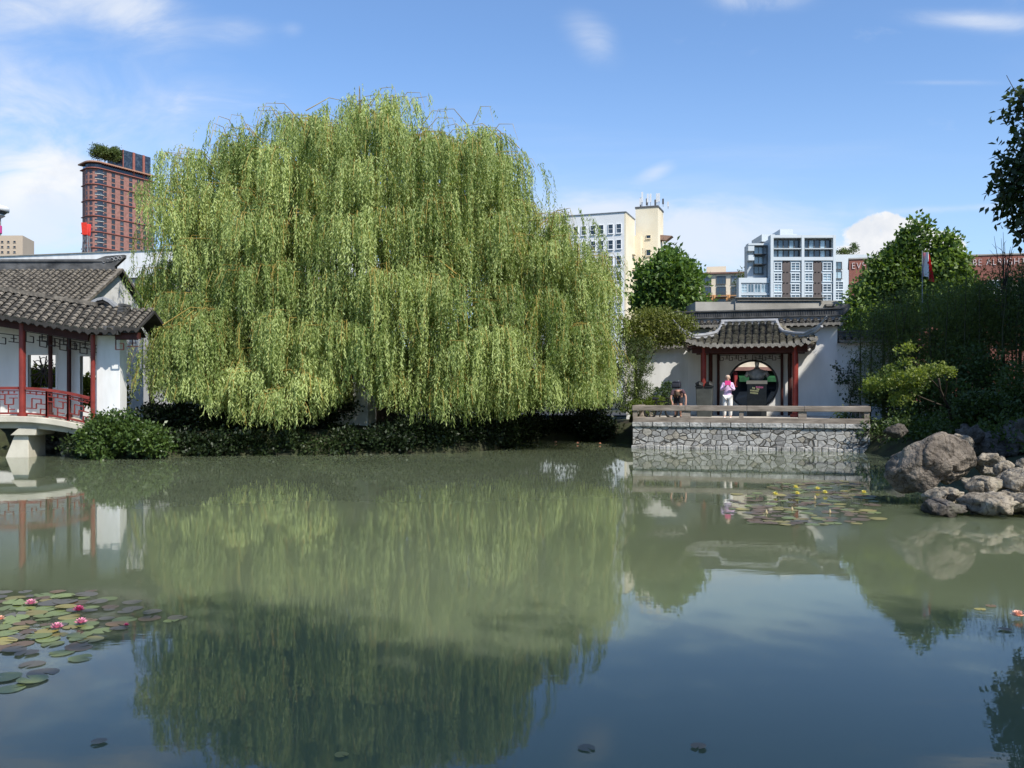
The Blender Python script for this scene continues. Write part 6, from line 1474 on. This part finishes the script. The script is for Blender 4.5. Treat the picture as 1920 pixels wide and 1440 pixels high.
for i in (15, 19):
    a = Vector(J[i][:3]); mb = MB(); mb.tube([a+Vector((0, .05, -.045)), a+Vector((0, -.04, -.035)), a+Vector((0, -.12, -.05)), a+Vector((0, -.19, -.06))], [.045, .05, .045, .03], 10); mb.build('shoe', m_fw, wp, smooth=True)
mb = MB(); h_ = hc_+Vector((0, .02, .045)); mb.lathe([(.075, -.06), (.092, -.02), (.09, .03), (.07, .066), (.035, .085), (.004, .09)], h_, 14, 1, 1.08); mb.build('hair', mat('greying_fair_hair', (.50, .36, .27), .7, .2, 9), wp, smooth=True)
pc = Vector((wx0+.015, wy0-.33, FL+1.40)); mb = MB(); mb.box(pc.x-.11, pc.x+.11, pc.y-.02, pc.y+.02, pc.z-.09, pc.z+.08)
tag(mb.build('tablet', mat('hot_pink_case', (.78, .06, .25), .5, .05), None, tuple(pc), G, bevel=.012), 'hot pink tablet held up in both hands before the face', 'tablet')
# man bending over the bicycle
ml_ = gpx(1271, 786, -5.55); mx0, my0 = ml_[0], ml_[1]
mn = T('person', 'person in dark T-shirt bending forward over the bicycle behind the railing', 'person', (mx0, my0, FL), G)
def kk(l): return [(mx0+a[0], my0+a[1], FL+a[2], a[3]) for a in l]
J = kk([(0, .28, .90, (.15, .12)), (0, .12, 1.04, (.145, .11)), (0, -.10, 1.12, (.17, .11)), (.01, -.22, 1.10, (.075, .065)), (.015, -.27, 1.05, .055), (.02, -.33, .95, (.08, .095)), (.02, -.36, .90, (.068, .078)),
        (-.19, -.14, 1.08, .062), (-.26, -.24, .82, .045), (-.18, -.36, .60, .032), (.20, -.12, 1.10, .062), (.33, -.20, .88, .045), (.35, -.34, .64, .032),
        (-.09, .26, .85, .10), (-.10, .08, .47, .07), (-.11, .2, .09, .048), (-.12, .05, .04, .038), (.09, .26, .85, .10), (.10, .06, .47, .07), (.11, .16, .09, .048), (.12, .0, .04, .038)])
Jb = list(J); Eb = list(E); fingers(Jb, Eb, 9, (.1, -.4, -.9), (0, -.5, .3), 1); fingers(Jb, Eb, 12, (0, -.5, -.9), (0, -.5, .3), -1)
skinned('body', Jb, Eb, m_skin2, mn)
face(mn, Vector((mx0+.02, my0-.345, FL+.935)), (.05, -.55, -.8), (0, -.75, .6), m_skin2)
sj = [(a[0], a[1], a[2], (tuple(q+.02 for q in a[3]) if isinstance(a[3], tuple) else a[3]+.018)) for a in J]
e1 = Vector(J[7][:3]).lerp(Vector(J[8][:3]), .75); e2 = Vector(J[10][:3]).lerp(Vector(J[11][:3]), .75)
skinned('t_shirt', [sj[0], sj[1], sj[2], J[3][:3]+((.08, .07),), sj[7], (*e1, .066), sj[10], (*e2, .066)], [(0, 1), (1, 2), (2, 3), (2, 4), (4, 5), (2, 6), (6, 7)], mat('dark_plum_shirt', (.075, .045, .055), .9, .2, 5), mn)
skinned('shorts', [J[0][:3]+((.165, .135),), *[J[i][:3]+(J[i][3]+.022,) for i in (13,)], (*Vector(J[13][:3]).lerp(Vector(J[14][:3]), .85), .095), *[J[i][:3]+(J[i][3]+.022,) for i in (17,)], (*Vector(J[17][:3]).lerp(Vector(J[18][:3]), .85), .095)], [(0, 1), (1, 2), (0, 3), (3, 4)], mat('black_shorts', (.018, .018, .025), .9, .2, 5), mn)
for i in (15, 19):
    a = Vector(J[i][:3]); mb = MB(); mb.tube([a+Vector((0, .05, -.045)), a+Vector((0, -.04, -.035)), a+Vector((0, -.12, -.05)), a+Vector((0, -.19, -.06))], [.045, .05, .045, .03], 10); mb.build('shoe', m_tyre, mn, smooth=True)
mb = MB(); a, b = Vector(J[5][:3]), Vector(J[6][:3]); u_ = Vector((0, -.62, .55)).normalized()
mb.tube([a+u_*.0-Vector((0, -.03, -.06)), a.lerp(b, .4)+u_*.035, b+u_*.03, b+Vector((0, -.04, -.02))], [.085, .092, .085, .04], 12); mb.build('hair', mat('brown_hair', (.075, .05, .032), .8, .25, 9), mn, smooth=True)
bpc = Vector((mx0-.06, my0+.08, FL+1.26)); mb = MB()
prof = [(-.30, -.02), (-.27, .12), (-.12, .20), (.08, .21), (.2, .13), (.23, .0), (.18, -.06), (-.25, -.07)]
mb.slabx([(bpc.y+a, bpc.z+b) for a, b in prof], bpc.x-.17, bpc.x+.17)
bk = T('backpack', 'black backpack on the bending person’s back', 'backpack', tuple(bpc), G)
mb.build('bag', mat('black_nylon', (.014, .015, .022), .6, .3, 6), bk, bevel=.04)
mb = MB(); mb.box(bpc.x-.12, bpc.x+.12, bpc.y-.2, bpc.y+.02, bpc.z+.17, bpc.z+.225); mb.build('pocket', mat('dark_nylon', (.03, .032, .045), .6, .3, 6), bk, bevel=.02)
mb = MB(); mb.tube([bpc+Vector((.07, -.1, .23)), bpc+Vector((.1, -.02, .235)), bpc+Vector((.08, .08, .22))], .012, 6); mb.build('grey_stripe', m_pale, bk)
# bicycles
m_bike = mat('black_bike_paint', (.012, .012, .013), .4, .2)
def bike(pa, pb, label, r=.27):
    a = gpx(*pa); b = gpx(*pb); za = FL+r; c = Vector((a[0], a[1], za)); d = Vector((b[0], b[1], za)); ax = (d-c).normalized(); up = Vector((0, 0, 1)); sd = ax.cross(up)
    t = T('bicycle', label, 'bicycle', (c.x, c.y, FL), G)
    for p in (c, d):
        mb = MB(); vs = []; n, m = 28, 6
        for i in range(n):
            th = 2*math.pi*i/n; q = ax*math.cos(th)+up*math.sin(th)
            for k in range(m): u = 2*math.pi*k/m; vs.append(p + q*(r-.04+.04*math.cos(u)) + sd*.035*math.sin(u))
        mb.add(vs, [(i*m+k, ((i+1) % n)*m+k, ((i+1) % n)*m+(k+1) % m, i*m+(k+1) % m) for i in range(n) for k in range(m)]); w_ = mb.build('wheel', m_tyre, t)
        mb = MB()
        for i in range(10): th = math.pi*2*i/10; mb.beam(p, p+(ax*math.cos(th)+up*math.sin(th))*(r-.03), .006, .006)
        mb.tube([p-sd*.04, p+sd*.04], .02, 8); mb.build('spokes', m_steel, w_)
    L = (d-c).length; bbk = c+ax*L*.42; hd = d-ax*L*.12+up*.42; st_ = c+ax*L*.28+up*.40
    mb = MB()
    for p, q in ((c, bbk), (bbk, st_), (c, st_), (st_, hd), (bbk, hd-up*.1), (hd-up*.1, d), (st_, st_+up*.1), (hd-up*.1, hd+up*.12)): mb.tube([p, q], .02, 7)
    mb.build('frame', m_bike, t)
    mb = MB(); h = hd+up*.13; mb.tube([h-sd*.3-ax*.1, h-sd*.22, h, h+sd*.22, h+sd*.3-ax*.1], .018, 7); mb.build('handlebar', m_bike, t)
    mb = MB(); s_ = st_+up*.12; mb.tube([s_-ax*.14, s_-ax*.06, s_+ax*.12], [.07, .06, .025], 8); mb.build('saddle', m_bike, t)
bike((1219, 775, -6.3), (1259, 775, -6.35), 'black bicycle standing behind the railing under the bending person')
# ================================================================= unseen buildings and trees added to cast shade into the scene
HF = Frame(1, -3.0, 0)
hall = T('shading_hall', 'unseen hall added behind the viewer to shade the near water', 'building', (0, -6, 1), HF)  # out of view, sized and placed for its shadow on the pond
mb = MB(); mb.box(2, 19, -11, -2.6, .9, 10.5)
mb.build('wall', m_white, hall)
mb = MB(); mb.slabx([(-1.2, 10.5), (-1.2, 10.7), (-6.8, 14.2), (-12.4, 10.7), (-12.4, 10.5), (-6.8, 13.9)], 1, 20); mb.build('roof', m_tile, hall)
for i in range(4):
    mb = MB(); x = 2.5+i*5; mb.lathe([(.2, .9), (.16, 10.5)], (x, -1.8, 0), 10); mb.build('column', m_red, hall)
    if i < 3:
        for z_h in (3.4, 7.8): window(hall, x+2.5, -2.55, z_h, 3, 3.4, 3, 4, R(180), m_fret, m_glass, .1, True, .2)
for k, (lx_, lz, r_) in enumerate(((2.0, 14.6, 2.0), (5.2, 15.9, 2.1), (8.6, 15.2, 2.1), (12.0, 16.0, 2.2), (15.4, 15.3, 2.1), (18.2, 14.6, 2.0))):
    p = HF.w((lx_, -.6, 0))
    tree('shading_cedar', 'unseen spreading cedar added behind the viewer to dapple the near water', (p.x, p.y, 1), [(p.x, p.y, lz-1.2, r_*.8, r_*.6, 1.4), (p.x+.9, p.y, lz-3.2, r_, r_*.6, 1.7), (p.x-1.0, p.y, lz-3.6, r_, r_*.6, 1.7), (p.x, p.y, lz-5.6, r_, r_*.6, 1.6)], 3300, .36, .2, m_darkleaf, trunk_mb((p.x, p.y, .9), (p.x, p.y, lz-.6), .25, .06, [], .1, k), 200+k, group='shade cedars added behind the viewer', spread=.28, rough=.45, shell=.2)  # crowns added out of view for a broken, dappled shadow edge
of = T('shading_offices', 'unseen brick office block added at the right to shade wall and trees', 'building', (16, -8, 1), G)  # invented block out of view, stepped to shape the shade on wall and bank
mb = MB(); mb.box(14, 27, -12, 3.2, .9, 18.4); mb.build('wall', m_brick, of)
mb = MB(); mb.box(14, 27, -21, -12, .9, 12.4); mb.build('low_wing', m_brick, of)
mb = MB(); mb.box(13.9, 27.1, -12.1, 3.3, 18.4, 18.6); mb.box(13.9, 27.1, -21.1, -12.1, 12.4, 12.6); mb.build('parapet_cap', m_conc2, of)
for r in range(4):
    for c in range(6):
        if r < 3 or c > 2: window(of, 13.97, -19+c*3.4, 3+r*3.6, 1.8, 2.2, 2, 2, R(-90), m_wframe, m_glass, .1, True, .2)
tree('shade_tree', 'unseen dense evergreen added at the right to shade the rocks', (16.6, 15.5, 1), [(16.2, 15, 7, 2.4, 2.6, 3), (17.5, 17, 9, 2.6, 2.6, 3), (15.2, 13.2, 9, 1.8, 1.8, 2.2), (16.5, 14.5, 10.5, 2.2, 2.2, 2.2)], 9000, .35, .2, m_darkleaf, trunk_mb((16.6, 15.5, .9), (16.6, 15.5, 9), .3, .1, [], .2, 3), 99, spread=.3)  # added out of view as extra shade over the rear rocks
